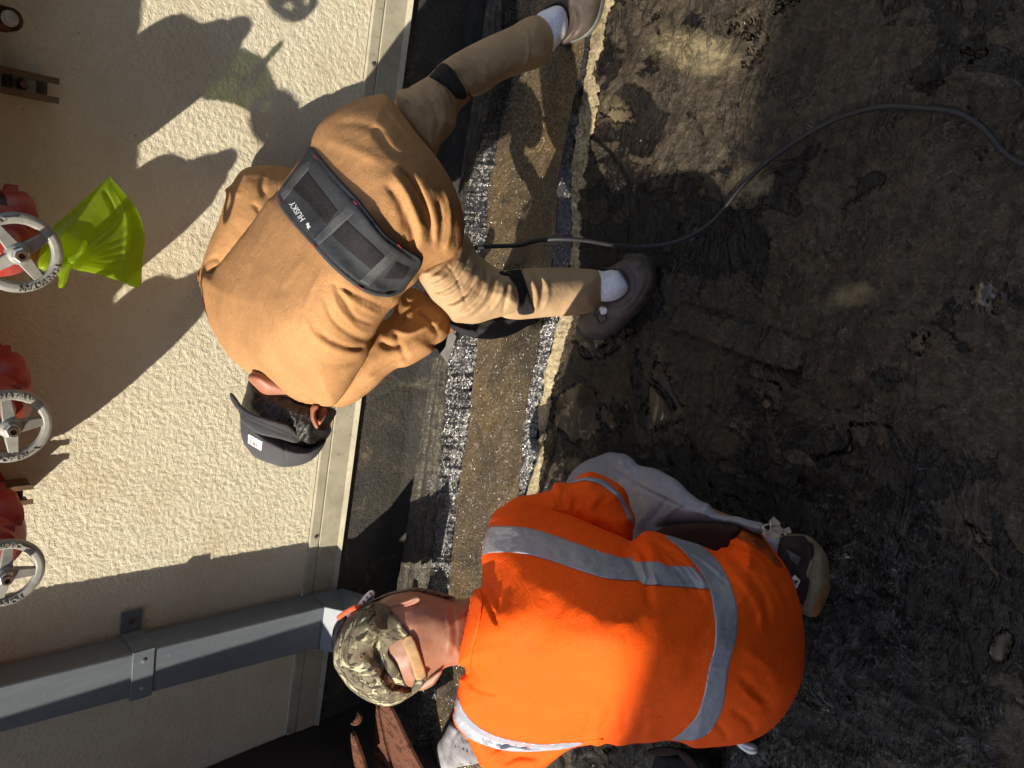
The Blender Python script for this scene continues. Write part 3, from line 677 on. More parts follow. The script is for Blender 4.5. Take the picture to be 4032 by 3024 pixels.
# ------------------------------------------------------------------ valves
def build_valve():
    root = thing('hose_valve', '', 'valve', (0, 0, 0))
    b = MB(); b.lathe((0, 0, 0), (0, -1, 0), [(0, .075), (.012, .075), (.014, .045), (.09, .043), (.10, .056), (.13, .066), (.17, .070), (.23, .068), (.265, .060), (.28, .046), (.292, .040), (.296, .028), (.31, .024), (.32, .016)], 28)
    b.lathe((0.034, -.225, .055), (0, .06, -1), [(0, .052), (.045, .049), (.05, .044)], 28)
    b.lathe((0.005, -.165, .02), (0, 0, 1), [(0, .05), (.06, .047), (.065, .058), (.085, .058), (.09, .046), (.33, .046)], 28)
    b.build('valve_body', MAT['red'], root, True, True)
    MB().lathe((0.034, -.222, .005), (0, .06, -1), [(0, .0445), (.012, .0445)], 28).build('gasket', MAT['gasket'], root, True, True)
    c = MB(); c.lathe((0.034, -.2215, -.007), (0, .06, -1), [(0, .049), (.004, .051), (.036, .051), (.044, .045), (.047, .026), (.053, .022), (.055, .0)], 28)
    for k in range(3):
        a = k*2.094+.5; c.box((.034+.054*math.cos(a), -.219+.054*math.sin(a), -.027), (.018, .018, .02), Matrix.Rotation(a, 3, 'Z'))
    c.build('outlet_cap', MAT['red'], root, True, True)
    # rim + spokes + hub
    R = .0655; m = MB(); n = 56; prof = [(R, .004), (R-.002, -.004), (R-.008, -.0065), (R-.016, -.005), (R-.019, .001), (R-.012, .006), (R-.004, .006)]
    V = []; Fc = []
    for i in range(n):
        a = 2*math.pi*i/n
        for r, y in prof: V.append((-r*math.sin(a), y, -r*math.cos(a)))
    k = len(prof)
    for i in range(n):
        for j in range(k): Fc.append((i*k+j, i*k+(j+1) % k, ((i+1) % n)*k+(j+1) % k, ((i+1) % n)*k+j))
    m.add(V, Fc)
    for s in range(4):
        a = s*math.pi/2; ca, sa = math.cos(a), math.sin(a); sp = []
        for r, wd, y0, y1 in ((.010, .0105, -.010, .006), (R-.014, .0075, -.003, .005)):
            for sg in (-1, 1):
                for y in (y0, y1): sp.append((-(r*sa+sg*wd*ca), y, -(r*ca-sg*wd*sa)))
        m.add(sp, [(0, 1, 5, 4), (2, 6, 7, 3), (0, 4, 6, 2), (1, 3, 7, 5), (0, 2, 3, 1), (4, 5, 7, 6)])
    m.lathe((0, .012, 0), (0, -1, 0), [(0, .017), (.012, .019), (.022, .017), (.026, .013)], 20)
    wo = m.build('hand_wheel', MAT['alum'], root, True, True); bv = wo.modifiers.new('bevel', 'BEVEL'); bv.width = .0012; bv.segments = 2; bv.limit_method = 'ANGLE'
    wo.location = (0, -.385, 0)
    # raised lettering round the rim
    L = MB(); rr = R-.0085
    def put(L, ch, th, size, inward):
        Vt, Ft = textmesh(ch, size)
        if len(Vt) == 0: return
        rad = Vector((-math.sin(th), 0, -math.cos(th))); tan_ = Vector((-math.cos(th), 0, math.sin(th)))
        up = -rad if inward else rad; rt = -tan_ if inward else tan_
        front = [Vector((0, -.0078, 0))+rad*rr+rt*v[0]+up*v[1] for v in Vt]; nn = len(front)
        back = [p+Vector((0, .003, 0)) for p in front]; ed = {}
        for f in Ft:
            for i in range(len(f)):
                e = (f[i], f[(i+1) % len(f)]); ed[e] = 1
        sides = [(a, b_, b_+nn, a+nn) for (a, b_) in ed if (b_, a) not in ed]
        L.add(front+back, list(Ft)+sides)
    for i, ch in enumerate('POWHATAN'): put(L, ch, (i-3.5)*.165, .0135, False)
    L.build('maker_lettering', MAT['alum'], wo, False, True); L = MB()
    for i, ch in enumerate('OPEN'): put(L, ch, math.pi-(i-1.5)*.165, .0125, True)
    for sgn in (-1, 1):
        th = math.pi-sgn*.47; rad = Vector((-math.sin(th), 0, -math.cos(th))); L.box(tuple(rad*rr+Vector((0, -.0065, 0))), (.016, .003, .0018), Matrix.Rotation(th, 3, 'Y'))
    th = math.pi-.62; rad = Vector((-math.sin(th), 0, -math.cos(th))); L.box(tuple(rad*rr+Vector((0, -.0065, 0))), (.009, .003, .0018), Matrix.Rotation(th+.8, 3, 'Y'))
    L.build('open_lettering', MAT['alum'], wo, False, True)
    MB().lathe((0, -.0135, 0), (0, -1, 0), [(0, .0125), (.009, .0125), (.011, .010)], 6).build('nut', MAT['zinc'], wo, False, True)
    MB().lathe((0, -.0245, 0), (0, -1, 0), [(0, .0085), (.006, .0085), (.0061, .005), (.002, .0049)], 14).build('stem', MAT['bolt'], wo, True, True)
    return root
def copy_tree(o, parent=None):
    c = o.copy(); COL.objects.link(c); c.parent = parent
    for ch in list(o.children): copy_tree(ch, c)
    return c
v0 = build_valve()
vs = [((41, 548.6), math.radians(52), 'red hose valve and grey handwheel with the green plastic bag hanging behind it'),
      ((23, 925), math.radians(-97), 'red hose valve with OPEN at the bottom of its grey handwheel, middle of the three'),
      ((10, 1243), math.radians(98), 'red hose valve with grey handwheel nearest the grey downspout')]
roots = []
for i, (c, al, lab) in enumerate(vs):
    o = v0 if i == 0 else copy_tree(v0); roots.append(o)
for o, (c, al, lab) in zip(roots, vs):
    p = PY(c[0], c[1], WY-.395); o.location = (p[0], WY-.002, p[2]); o['label'] = lab; o['group'] = 'hose valves in a row on the wall'
    for ch in o.children:
        if ch.name.startswith('hand_wheel'): ch.rotation_euler = (0, al, 0)
hp = thing('header_pipe', 'red fire main header pipe along the wall above the hose valves, just out of frame', 'pipe', (0, WY-.2, 1.6))
MB().tube([(-.97, WY-.24, 1.52), (1.2, WY-.24, 1.52)], .10, 28).build('pipe', MAT['red'], hp, True)
for x, rr_, wd in ((-.80, .125, .05), (-.62, .118, .09), (-.42, .128, .05), (-.30, .113, .1), (-.06, .13, .06), (.05, .115, .07), (.2, .127, .05), (.33, .112, .1), (.52, .128, .05), (.7, .118, .06)):
    MB().lathe((x, WY-.24, 1.52), (1, 0, 0), [(0, .1), (.004, rr_), (wd, rr_), (wd+.004, .1)], 24).build('shade_collar', MAT['red'], hp, True)  # unseen collars, added to make the pipe's shadow edge wavy
for x in (-.87, -.55, -.22, .1, .42): MB().tube([(x, WY-.24, 1.60), (x, WY-.24, 1.80)], .05, 20).build('riser', MAT['red'], hp, True)
MB().tube([(-.97, WY-.24, 1.88), (1.2, WY-.24, 1.88)], .13, 28).build('pipe', MAT['red'], hp, True)  # unseen upper pipe, added to keep the top of the wall in shade
def strut(name, x0, x1, z0, z1, label, mat1, grp=None):
    r = thing(name, label, 'channel', ((x0+x1)/2, WY, z0), grp); b = MB(); xm = (x0+x1)/2; wd = x1-x0
    zs = [z0, z0+.018, z0+.046, z0+.07, z0+.098, z1]
    b.box((xm, WY-.012, (z0+.018+z0)/2), (wd-.004, .005, .018)); 
    for za, zb in ((z0+.018, z0+.058), (z0+.075, z0+.115)):
        for sx in (-1, 1): b.box((xm+sx*wd*.36, WY-.012, (za+zb)/2), (wd*.22, .005, zb-za))
    b.box((xm, WY-.012, z0+.0665), (wd-.004, .005, .017)); b.box((xm, WY-.012, (z0+.115+z1)/2), (wd-.004, .005, z1-z0-.115)); b.build('web', mat1, r)
    f = MB()
    for sx in (-1, 1):
        f.box((xm+sx*(wd/2-.0015), WY-.030, (z0-.006+z1)/2), (.003, .040, z1-z0+.006)); f.box((xm+sx*(wd/2-.006), WY-.050, (z0-.012+z1)/2), (.012, .003, z1-z0+.012))
    f.build('flange', MAT['strutrust'], r, bevel=.001)
    bo = MB(); bo.lathe((xm, WY-.014, z0+.045), (0, -1, 0), [(0, .012), (.004, .012), (.005, .007), (.03, .007)], 12); bo.build('bolt', MAT['bolt'], r)
p = PY(112, 222, WY-.05); q = PY(112, 166, WY-.05)
strut('strut_channel', p[0], q[0], p[2], 1.6, 'slotted metal channel on the wall at the shaded upper edge of the photo', MAT['strutmetal'], 'slotted channels on the wall')
p = PY(58, 1090, WY-.05)
strut('strut_channel', p[0]-.0, p[0]+.047, p[2], 1.6, 'slotted metal channel behind the hose valve nearest the downspout', MAT['strutmetal'], 'slotted channels on the wall')
def build_clamp():
    c = PY(12, 38, WY-.09); r = thing('pipe_clamp', 'rusty pipe clamp with a bolt at the corner of the photo', 'clamp', (c[0], WY, c[2]))
    o = MB(); pr = []
    for k in range(14): a = math.pi*k/13; pr.append((c[0]-.020*math.cos(a), c[1], c[2]-.010-.018*math.sin(a)))
    pr += [(c[0]+.020, c[1], c[2]+.2), (c[0]-.020, c[1], c[2]+.2)]
    o.prism(pr, (0, .07, 0)).build('clamp_plate', MAT['rust'], r, bevel=.003)
    MB().lathe((c[0], c[1]-.001, c[2]-.006), (0, -1, 0), [(0, .014), (.003, .014), (.0035, .010), (.014, .010), (.015, .007)], 16).build('bolt', MAT['zinc'], r, True)
build_clamp()
# ------------------------------------------------------------------ green bag
def build_bag():
    r = thing('plastic_bag', 'bright green translucent plastic bag knotted onto the valve handwheel', 'bag', PY(200, 560, WY-.2))
    dB = [(100, 540, DY(100, 540, WY-.24)), (150, 560, DY(150, 560, WY-.25)), (235, 390, DY(235, 390, WY-.20)), (310, 520, DY(310, 520, WY-.22)), (300, 610, DY(300, 610, WY-.24)), (150, 500, DY(150, 500, WY-.21))]
    ol = [(84, 580), (87, 550), (96, 520), (112, 494), (150, 458), (190, 424), (232, 384), (240, 386), (258, 405), (275, 424), (292, 446), (304, 470), (311, 500), (314, 522), (310, 548), (306, 596), (307, 607), (295, 622), (255, 606), (200, 590), (160, 582), (150, 572), (138, 596), (128, 594)]
    wr = []
    kx, ky = 154, 566
    for a in np.linspace(-.75, .30, 15):
        L = 150+12*math.sin(a*31); wr.append(([(kx+18*math.cos(a), ky+18*math.sin(a)), (kx+L*.5*math.cos(a+.03), ky+L*.5*math.sin(a+.03)), (kx+L*math.cos(a), ky+L*math.sin(a))], 4.5, .0016*(1 if int(a*40) % 2 else -.9)))
    wr += [([(240, 392), (268, 450), (275, 500), (268, 560), (258, 605)], 5, .005), ([(225, 410), (255, 470)], 5, -.006)]
    bl = Blob(ol, dB, .016, 45, wr, (.002, 50), 3, 3)
    V, Fc = inflate(bl, 3, 1.0); mesh('bag_film', V, Fc, MAT['bag'], r)
    t = Blob([(150, 562), (160, 570), (150, 588), (142, 612), (134, 622), (126, 619), (127, 600), (122, 590), (118, 580), (132, 572)], [(140, 590, DY(140, 590, WY-.285))], .012, 10, (), (.001, 20), 5, 4)
    V, Fc = inflate(t, 3); mesh('bag_tail', V, Fc, MAT['bag'], r)
    kk = Blob([(146, 556), (156, 548), (168, 540), (180, 520), (188, 526), (182, 546), (172, 556), (164, 568), (154, 574), (146, 570)], [(160, 560, DY(160, 560, WY-.29))], .012, 9, (), (.0015, 15), 6, 4)
    V, Fc = inflate(kk, 3); mesh('bag_knot', V, Fc, MAT['bag'], r)
build_bag()
# ------------------------------------------------------------------ bodies
def sdf_mesh(caps, res=.0065, k=.018):
    """one continuous surface grown round tapered bones: (a, ra, b, rb)"""
    A = np.array([c[0] for c in caps], float); B = np.array([c[2] for c in caps], float); ra = np.array([c[1] for c in caps]); rb = np.array([c[3] for c in caps])
    lo = np.minimum((A-ra[:, None]).min(0), (B-rb[:, None]).min(0))-.03; hi = np.maximum((A+ra[:, None]).max(0), (B+rb[:, None]).max(0))+.03
    n = np.ceil((hi-lo)/res).astype(int)+1; D = np.full(n, .2, np.float32)
    for i in range(len(A)):
        m = max(ra[i], rb[i])+.06
        i0 = np.maximum(((np.minimum(A[i], B[i])-m-lo)/res).astype(int), 0); i1 = np.minimum(((np.maximum(A[i], B[i])+m-lo)/res).astype(int)+2, n)
        g = np.meshgrid(*[lo[q]+res*np.arange(i0[q], i1[q]) for q in range(3)], indexing='ij'); p = np.stack(g, -1)
        ab = B[i]-A[i]; L = ab@ab+1e-9; t = np.clip(((p-A[i])@ab)/L, 0, 1); d = np.linalg.norm(p-(A[i]+t[..., None]*ab), axis=-1)-(ra[i]+t*(rb[i]-ra[i]))
        kk = min(k, 1.2*min(ra[i], rb[i])); sl_ = tuple(slice(i0[q], i1[q]) for q in range(3)); e = D[sl_]
        h = np.clip(.5+.5*(e-d)/kk, 0, 1); D[sl_] = e*(1-h)+d*h-kk*h*(1-h)
    ins = D < 0; c = np.zeros(np.array(n)-1, int)
    for dx in (0, 1):
        for dy in (0, 1):
            for dz in (0, 1): c += ins[dx:n[0]-1+dx, dy:n[1]-1+dy, dz:n[2]-1+dz]
    act = (c > 0) & (c < 8); idx = -np.ones(act.shape, int); I = np.argwhere(act); idx[act] = np.arange(len(I))
    num = np.zeros((len(I), 3)); cnt = np.zeros(len(I))
    cor = [(x, y, z) for x in (0, 1) for y in (0, 1) for z in (0, 1)]
    for p in cor:
        for ax in range(3):
            if p[ax] == 0:
                q = list(p); q[ax] = 1
                d0 = D[I[:, 0]+p[0], I[:, 1]+p[1], I[:, 2]+p[2]]; d1 = D[I[:, 0]+q[0], I[:, 1]+q[1], I[:, 2]+q[2]]; s = (d0 < 0) != (d1 < 0)
                t = np.where(s, d0/(d0-d1+1e-12), 0); pt = np.array(p, float)[None]+0*num; pt[:, ax] += t
                num += np.where(s[:, None], pt, 0); cnt += s
    V = lo+res*(I+num/np.maximum(cnt, 1)[:, None]); Fq = []
    for ax in range(3):
        o1, o2 = [(1, 2), (2, 0), (0, 1)][ax]
        s0 = [slice(1, n[q]-1) for q in range(3)]; s0[ax] = slice(0, n[ax]-1); s1 = list(s0); s1[ax] = slice(1, n[ax])
        a, b = ins[tuple(s0)], ins[tuple(s1)]
        for flip, msk in ((False, a & ~b), (True, ~a & b)):
            e = np.argwhere(msk); off = np.ones(3, int); off[ax] = 0; e = e+off
            def at(d1, d2): f = e.copy(); f[:, o1] += d1; f[:, o2] += d2; return idx[f[:, 0], f[:, 1], f[:, 2]]
            q = np.stack([at(-1, -1), at(0, -1), at(0, 0), at(-1, 0)], 1); q = q[(q >= 0).all(1)]
            Fq.append(q[:, ::-1] if flip else q)
    return V, np.vstack(Fq)
def tuck(V, blobs, gap=.006):
    """cloth presses the skin: whatever of the body would cut through the cloth is moved just under it"""
    V = np.array(V); a, b, d = proj(V)
    for B in blobs:
        k = inpoly(a, b, B.o)
        if not k.any(): continue
        f = B.front(a[k], b[k])+gap; dk = d[k]; m = (dk < f) & (dk > f-.12); dk = np.where(m, f, dk); i = np.where(k)[0]; V[i] = pts(a[k], b[k], dk); d[i] = dk
    return V
def bone(pl, rl): return [(pl[i], rl[i], pl[i+1], rl[i+1]) for i in range(len(pl)-1)]
def hand(wrist, fdir, palm_n, curl=.9, s=1.0, side=1):
    """palm, four unequal bent fingers and a thumb leaving the side of the palm"""
    w = np.array(wrist, float); f = np.array(fdir, float); f /= np.linalg.norm(f); nrm = np.array(palm_n, float); nrm -= f*(nrm@f); nrm /= np.linalg.norm(nrm); a = np.cross(f, nrm)*side
    out = []
    for k, (o, L) in enumerate(((-.030, .068), (-.010, .078), (.010, .073), (.029, .056))):
        b0 = w+f*.012*s+a*o*.6*s; b1 = w+f*.088*s+a*o*s
        out.append((b0, .015*s, b1, .0105*s)); p = b1; ang = 0; r = .0092*s
        for j, fr in enumerate((.46, .31, .23)):
            ang += curl*(.75, .9, .6)[j]; d = f*math.cos(ang)+nrm*math.sin(ang); q = p+d*L*fr*s; out.append((p, r, q, r*.92)); p = q; r *= .92
    t0 = w+f*.030*s-a*.028*s; d1 = f*.55-a*.75+nrm*.35; d1 /= np.linalg.norm(d1); t1 = t0+d1*.042*s; d2 = f*.8-a*.15+nrm*.6; d2 /= np.linalg.norm(d2); t2 = t1+d2*.032*s
    out += [(w+f*.02*s-a*.012*s, .014*s, t0, .0125*s), (t0, .0125*s, t1, .0105*s), (t1, .0105*s, t2, .0088*s)]
    return out
def addblob(name, blob, mat, parent, step=4, back=1.0):
    V, Fc = inflate(blob, step, back); return mesh(name, V, Fc, mat, parent)
def merge(name, parts, mat, parent):
    b = MB()
    for V, Fc in parts: b.add(V, Fc)
    return mesh(name, b.V, b.F, mat, parent)
def hc(x, y, h, add=0.): return (x, y, DH(x, y, h)+add)

# ================================================================== worker in brown
def worker_brown():
    r = thing('person', 'bent-over worker in a brown long-sleeved shirt with black back belt and grey backward cap', 'person', (.1, 1.25, 0))
    T = .125
    fold = lambda *p: list(p)
    wr = [
     (fold((839, 668), (790, 645), (716, 612)), 4, -.005), (fold((836, 688), (770, 655), (730, 622)), 5, .005), (fold((828, 705), (772, 688), (745, 650), (722, 615)), 4, -.006),
     (fold((815, 722), (775, 712), (735, 670), (715, 630)), 5, .005), (fold((806, 735), (765, 726), (720, 690), (700, 640)), 5, -.005), (fold((800, 748), (765, 752), (715, 735), (690, 715)), 4.5, -.006),
     (fold((798, 762), (740, 762), (680, 730), (660, 690)), 7, .006), (fold((790, 775), (720, 785), (650, 770)), 7, -.004), (fold((780, 792), (700, 805), (640, 800)), 7, .004), (fold((768, 815), (700, 830), (655, 828)), 6, -.003),
     (fold((783, 778), (754, 827), (729, 876)), 3, -.004), (fold((549, 806), (592, 838), (628, 862)), 3.5, -.005),
     (fold((864, 362), (898, 405), (925, 465), (934, 525)), 7, -.014), (fold((850, 375), (880, 420), (905, 480), (915, 530)), 8, .007), (fold((880, 460), (893, 510), (893, 545)), 6, -.009), (fold((835, 398), (865, 440), (880, 500)), 8, -.006),
     (fold((945, 430), (955, 480), (950, 530)), 6, -.008), (fold((960, 400), (972, 450), (972, 510), (962, 545)), 5, .007), (fold((834, 228), (880, 285), (937, 335), (980, 395), (998, 450)), 3.5, .006), (fold((826, 236), (872, 292), (928, 344), (968, 400), (985, 455)), 5, -.004),
     (fold((720, 265), (780, 268), (830, 290)), 9, -.005), (fold((700, 300), (760, 320), (820, 350)), 12, .005), (fold((740, 240), (800, 225), (850, 225)), 7, -.005), (fold((810, 280), (850, 330), (890, 350)), 8, -.006),
     (fold((640, 380), (700, 470), (790, 590), (880, 630)), 26, -.012),
     (fold((655, 560), (610, 620), (590, 700)), 7, .003), (fold((690, 590), (660, 660), (650, 720)), 6, .004), (fold((560, 500), (530, 570), (500, 640)), 8, .004), (fold((585, 480), (560, 560), (545, 640)), 7, -.003), (fold((480, 660), (520, 740), (590, 800)), 14, .004)]
    torso = Blob([(668, 322), (674, 300), (682, 280), (700, 256), (737, 230), (770, 215), (804, 206), (836, 206), (862, 236), (900, 288), (937, 332), (966, 375), (990, 425), (1003, 475), (1001, 515), (986, 550), (960, 566), (935, 576), (912, 590), (896, 612), (872, 632), (860, 655),
       (842, 670), (826, 692), (812, 718), (802, 735), (799, 755), (790, 778), (772, 806), (754, 836), (735, 862), (720, 876), (700, 878), (682, 874), (660, 872), (637, 866), (614, 852), (588, 832), (560, 815), (547, 812), (524, 796), (497, 772), (480, 750), (467, 726), (455, 705), (447, 684), (438, 655), (434, 634), (432, 610), (440, 594),
       (458, 590), (474, 570), (494, 545), (518, 514), (536, 493), (557, 462), (578, 432), (598, 418), (603, 400), (618, 384), (642, 352)],
      [hc(780, 290, .80, T), hc(900, 400, .76, T), hc(975, 500, .68, T), hc(760, 480, .84, T), hc(620, 690, .875, T), hc(470, 640, .845, T), hc(780, 730, .79, T), hc(690, 850, .80, T), hc(560, 790, .85, T), hc(560, 500, .84, T), hc(690, 300, .80, T)], T, 150, wr, (.0045, 70), 1)
    armR = Blob([(428, 600), (436, 572), (452, 523), (473, 475), (488, 424), (486, 410), (500, 398), (516, 374), (531, 363), (548, 359), (578, 357), (600, 358), (625, 362), (645, 372), (650, 400), (625, 430), (595, 470), (560, 520), (530, 560), (500, 610), (470, 640), (440, 640)],
      [hc(455, 600, .765), hc(500, 480, .73), hc(540, 400, .72), hc(620, 390, .62)], .058, 48,
      [(fold((512, 380), (495, 398), (492, 412)), 6, -.010), (fold((456, 598), (478, 572), (470, 560)), 5, -.010), (fold((436, 575), (455, 560), (476, 556)), 5, -.008), (fold((578, 362), (566, 400), (572, 425)), 7, -.006), (fold((545, 440), (556, 450), (560, 462)), 4, -.006), (fold((520, 380), (545, 372), (580, 380)), 8, .005)], (.003, 40), 2)
    armL = Blob([(706, 850), (716, 876), (730, 880), (744, 878), (768, 868), (783, 858), (816, 831), (834, 812), (857, 796), (879, 792), (906, 778), (933, 760), (939, 746), (955, 737), (968, 724), (973, 706), (969, 686), (963, 668), (948, 655), (928, 643), (908, 628), (885, 622), (862, 636), (853, 657), (848, 676), (832, 690), (806, 700), (770, 740), (735, 800)],
      [hc(765, 830, .655), hc(850, 740, .60), hc(930, 690, .50), hc(890, 640, .55)], .062, 52,
      [(fold((880, 780), (865, 745), (855, 715)), 6, -.006), (fold((862, 700), (885, 668), (915, 655)), 6, -.010), (fold((850, 712), (885, 720), (930, 700), (960, 690)), 6, .007), (fold((895, 672), (920, 690), (945, 720)), 5, -.010), (fold((905, 655), (935, 670), (958, 695)), 5, .007), (fold((940, 740), (950, 715), (962, 690)), 5, -.006),
       (fold((790, 830), (830, 800), (870, 785)), 6, .004), (fold((800, 812), (838, 782), (880, 770)), 6, -.005), (fold((870, 640), (880, 655), (900, 650)), 5, -.008), (fold((915, 640), (900, 665), (860, 690)), 5, .006), (fold((820, 735), (840, 748), (868, 745)), 8, -.008)], (.003, 34), 3)
    shirt = merge('shirt', [inflate(torso, 4), inflate(armR, 4), inflate(armL, 4)], MAT['shirt_brown'], r)
    # belt
    belt = conform('back_belt', [(668, 318), (676, 320), (686, 330), (724, 376), (761, 415), (784, 441), (831, 501), (866, 529), (909, 556), (909, 577), (896, 596), (882, 615), (870, 631), (850, 640), (831, 642), (796, 635), (761, 614), (715, 575), (669, 524), (634, 485), (607, 450), (598, 427), (602, 412), (618, 389), (639, 361), (660, 330)], torso, .004, .011, MAT['belt_fabric'], r, 3, 3, 7,
       [(fold((612, 445), (640, 480), (674, 516), (720, 566), (764, 604), (798, 624), (832, 631), (858, 626)), 2.2, -.004), (fold((680, 336), (718, 383), (756, 424), (780, 450), (826, 508), (862, 536), (900, 562)), 2.2, -.004), (fold((680, 356), (730, 420), (775, 462), (830, 522), (880, 560)), 12, .003)])
    bd = Blob([(0, 0), (1, 0), (1, 1)], [(0, 0, 1)], .1, 1); bd.front = lambda x, y, d=None: torso.front(x, y)-.0145
    conform('velcro_panel', [(665, 369), (731, 455), (706, 487), (629, 406)], bd, .0, .0016, MAT['velcro'], belt, 3, 1, 4)
    conform('velcro_panel', [(748, 474), (833, 553), (803, 585), (715, 510)], bd, .0, .0016, MAT['velcro'], belt, 3, 1, 4)
    conform('velcro_panel', [(856, 563), (888, 577), (872, 604), (826, 602)], bd, .0, .0016, MAT['velcro'], belt, 3, 1, 4)
    conform('elastic_band', [(759, 434), (775, 452), (689, 529), (675, 515)], bd, .001, .002, MAT['belt_band'], belt, 3, 1, 3)
    conform('elastic_band', [(853, 533), (868, 547), (798, 618), (777, 607)], bd, .001, .002, MAT['belt_band'], belt, 3, 1, 3)
    conform('elastic_band', [(664, 344), (678, 352), (640, 398), (614, 432), (606, 420), (632, 378)], bd, .0, .002, MAT['belt_band'], belt, 3, 1, 3)
    def dash(x, y, dx, dy, L=11, wd=1.8):
        d = np.array([dx, dy], float); d /= np.linalg.norm(d); n_ = np.array([-d[1], d[0]]); c = np.array([x, y]); return [c-d*L/2-n_*wd/2, c+d*L/2-n_*wd/2, c+d*L/2+n_*wd/2, c-d*L/2+n_*wd/2]
    for q in ((681, 339, .6, .8), (767, 438, .7, .8), (863, 532, .7, .75), (604, 434, .3, .8), (678, 531, .65, .75), (779.5, 622, .85, .45)): flat('red_stitch', [dash(*q)], torso, .0165, MAT['redthread'], belt)
    # lettering reads along the belt
    Vt, Ft = textmesh('HUSKY', 18.5, .35); d = np.array([-.55, -.835]); up = np.array([-.835, .55])
    xy = np.array([642.5, 456.5])+Vt[:, :1]*d*.80+Vt[:, 1:2]*up; h = torso.front(xy[:, 0], xy[:, 1])-.0163; mesh('lettering', pts(xy[:, 0], xy[:, 1], h), Ft, MAT['white'], belt, False)
    em = [(0, 0), (5, 3), (11, 2), (9, 6), (13, 9), (6, 10), (3, 6), (1, 9), (-2, 5)]
    flat('emblem', [[np.array([666, 487.5])+(p[0]-5)*d*-1.0+(p[1]-5)*up for p in em]], torso, .0163, MAT['white'], belt)
    # trousers
    thL = Blob([(905, 584), (930, 560), (965, 535), (1000, 505), (1015, 515), (1030, 545), (1045, 560), (1066, 576), (1090, 586), (1112, 596), (1128, 625), (1128, 660), (1108, 676), (1060, 690), (1035, 698), (1019, 699), (1000, 698), (980, 695), (968, 680), (957, 668), (940, 653), (932, 645), (918, 624), (906, 604)],
      [hc(930, 580, .60), hc(1000, 610, .52), hc(1080, 640, .43)], .085, 62,
      [(fold((904, 606), (935, 616), (965, 600), (985, 575), (1000, 540)), 5, .008), (fold((912, 622), (945, 630), (980, 612), (1003, 580), (1015, 545)), 4, -.008), (fold((925, 636), (958, 643), (992, 625), (1016, 590), (1026, 560)), 5, .007), (fold((940, 652), (970, 655), (1005, 635), (1028, 600)), 4, -.008), (fold((955, 665), (985, 662), (1015, 640), (1040, 600)), 4.5, .008),
       (fold((970, 684), (1000, 672), (1030, 645), (1048, 610)), 4, -.007), (fold((990, 690), (1020, 672), (1045, 645), (1060, 605)), 4.5, .008), (fold((1010, 690), (1040, 668), (1062, 640), (1072, 605)), 4, -.008), (fold((1040, 690), (1065, 668), (1082, 640), (1090, 605)), 4.5, .007), (fold((1085, 680), (1092, 650), (1100, 615)), 4.5, -.008),
       (fold((962, 570), (985, 600), (1010, 668)), 2, -.003), (fold((1037, 560), (1050, 580), (1052, 610)), 4, -.007), (fold((915, 600), (940, 590), (965, 565), (985, 530)), 5, -.006)], (.003, 30), 4)
    shL = Blob([(1078, 590), (1100, 583), (1128, 580), (1180, 578), (1220, 578), (1255, 580), (1287, 583), (1300, 593), (1304, 606), (1303, 633), (1297, 653), (1281, 673), (1243, 681), (1180, 685), (1150, 688), (1110, 690), (1080, 680), (1066, 640)],
      [hc(1100, 640, .37), hc(1200, 632, .24), hc(1295, 620, .13)], .062, 50,
      [(fold((1134, 585), (1150, 605), (1160, 640), (1156, 672)), 5, .007), (fold((1145, 585), (1166, 605), (1172, 630), (1166, 660)), 4, -.006), (fold((1160, 590), (1180, 610), (1184, 640), (1172, 670)), 5, .005), (fold((1290, 588), (1296, 620), (1288, 660)), 3, -.004), (fold((1200, 680), (1230, 650), (1270, 640)), 12, -.003)], (.0025, 34), 5)
    thR = Blob([(856, 200), (880, 190), (905, 176), (927, 162), (948, 142), (975, 140), (1000, 160), (1015, 195), (1006, 218), (998, 232), (988, 248), (984, 273), (970, 292), (954, 310), (937, 336), (900, 300), (866, 248)],
      [hc(900, 240, .58), hc(990, 195, .44)], .075, 55,
      [(fold((905, 190), (930, 215), (945, 260), (940, 300)), 6, -.008), (fold((925, 180), (950, 205), (962, 240), (958, 285)), 6, .007), (fold((945, 172), (970, 200), (980, 235)), 5, -.007), (fold((870, 205), (900, 235), (920, 285)), 7, .005), (fold((958, 175), (982, 210), (990, 240)), 4, .006)], (.003, 30), 6)
    shR = Blob([(944, 150), (957, 133), (987, 113), (1037, 87), (1070, 72), (1104, 57), (1137, 38), (1160, 33), (1177, 40), (1191, 57), (1197, 80), (1194, 103), (1184, 133), (1164, 147), (1127, 158), (1087, 174), (1054, 196), (1027, 208), (1008, 206), (985, 185)],
      [hc(985, 160, .43), hc(1080, 115, .29), hc(1185, 85, .155)], .064, 50,
      [(fold((985, 128), (1010, 150), (1030, 185), (1028, 200)), 5, .007), (fold((1000, 122), (1025, 145), (1045, 175)), 4, -.007), (fold((1015, 118), (1042, 140), (1058, 175)), 5, .006), (fold((1128, 55), (1142, 85), (1140, 130), (1128, 152)), 3, .004), (fold((1170, 45), (1184, 85), (1176, 130)), 2.5, -.003)], (.0025, 34), 7)
    merge('trousers', [inflate(thL, 3), inflate(shL, 3), inflate(thR, 3), inflate(shR, 3)], MAT['pants_tan'], r)
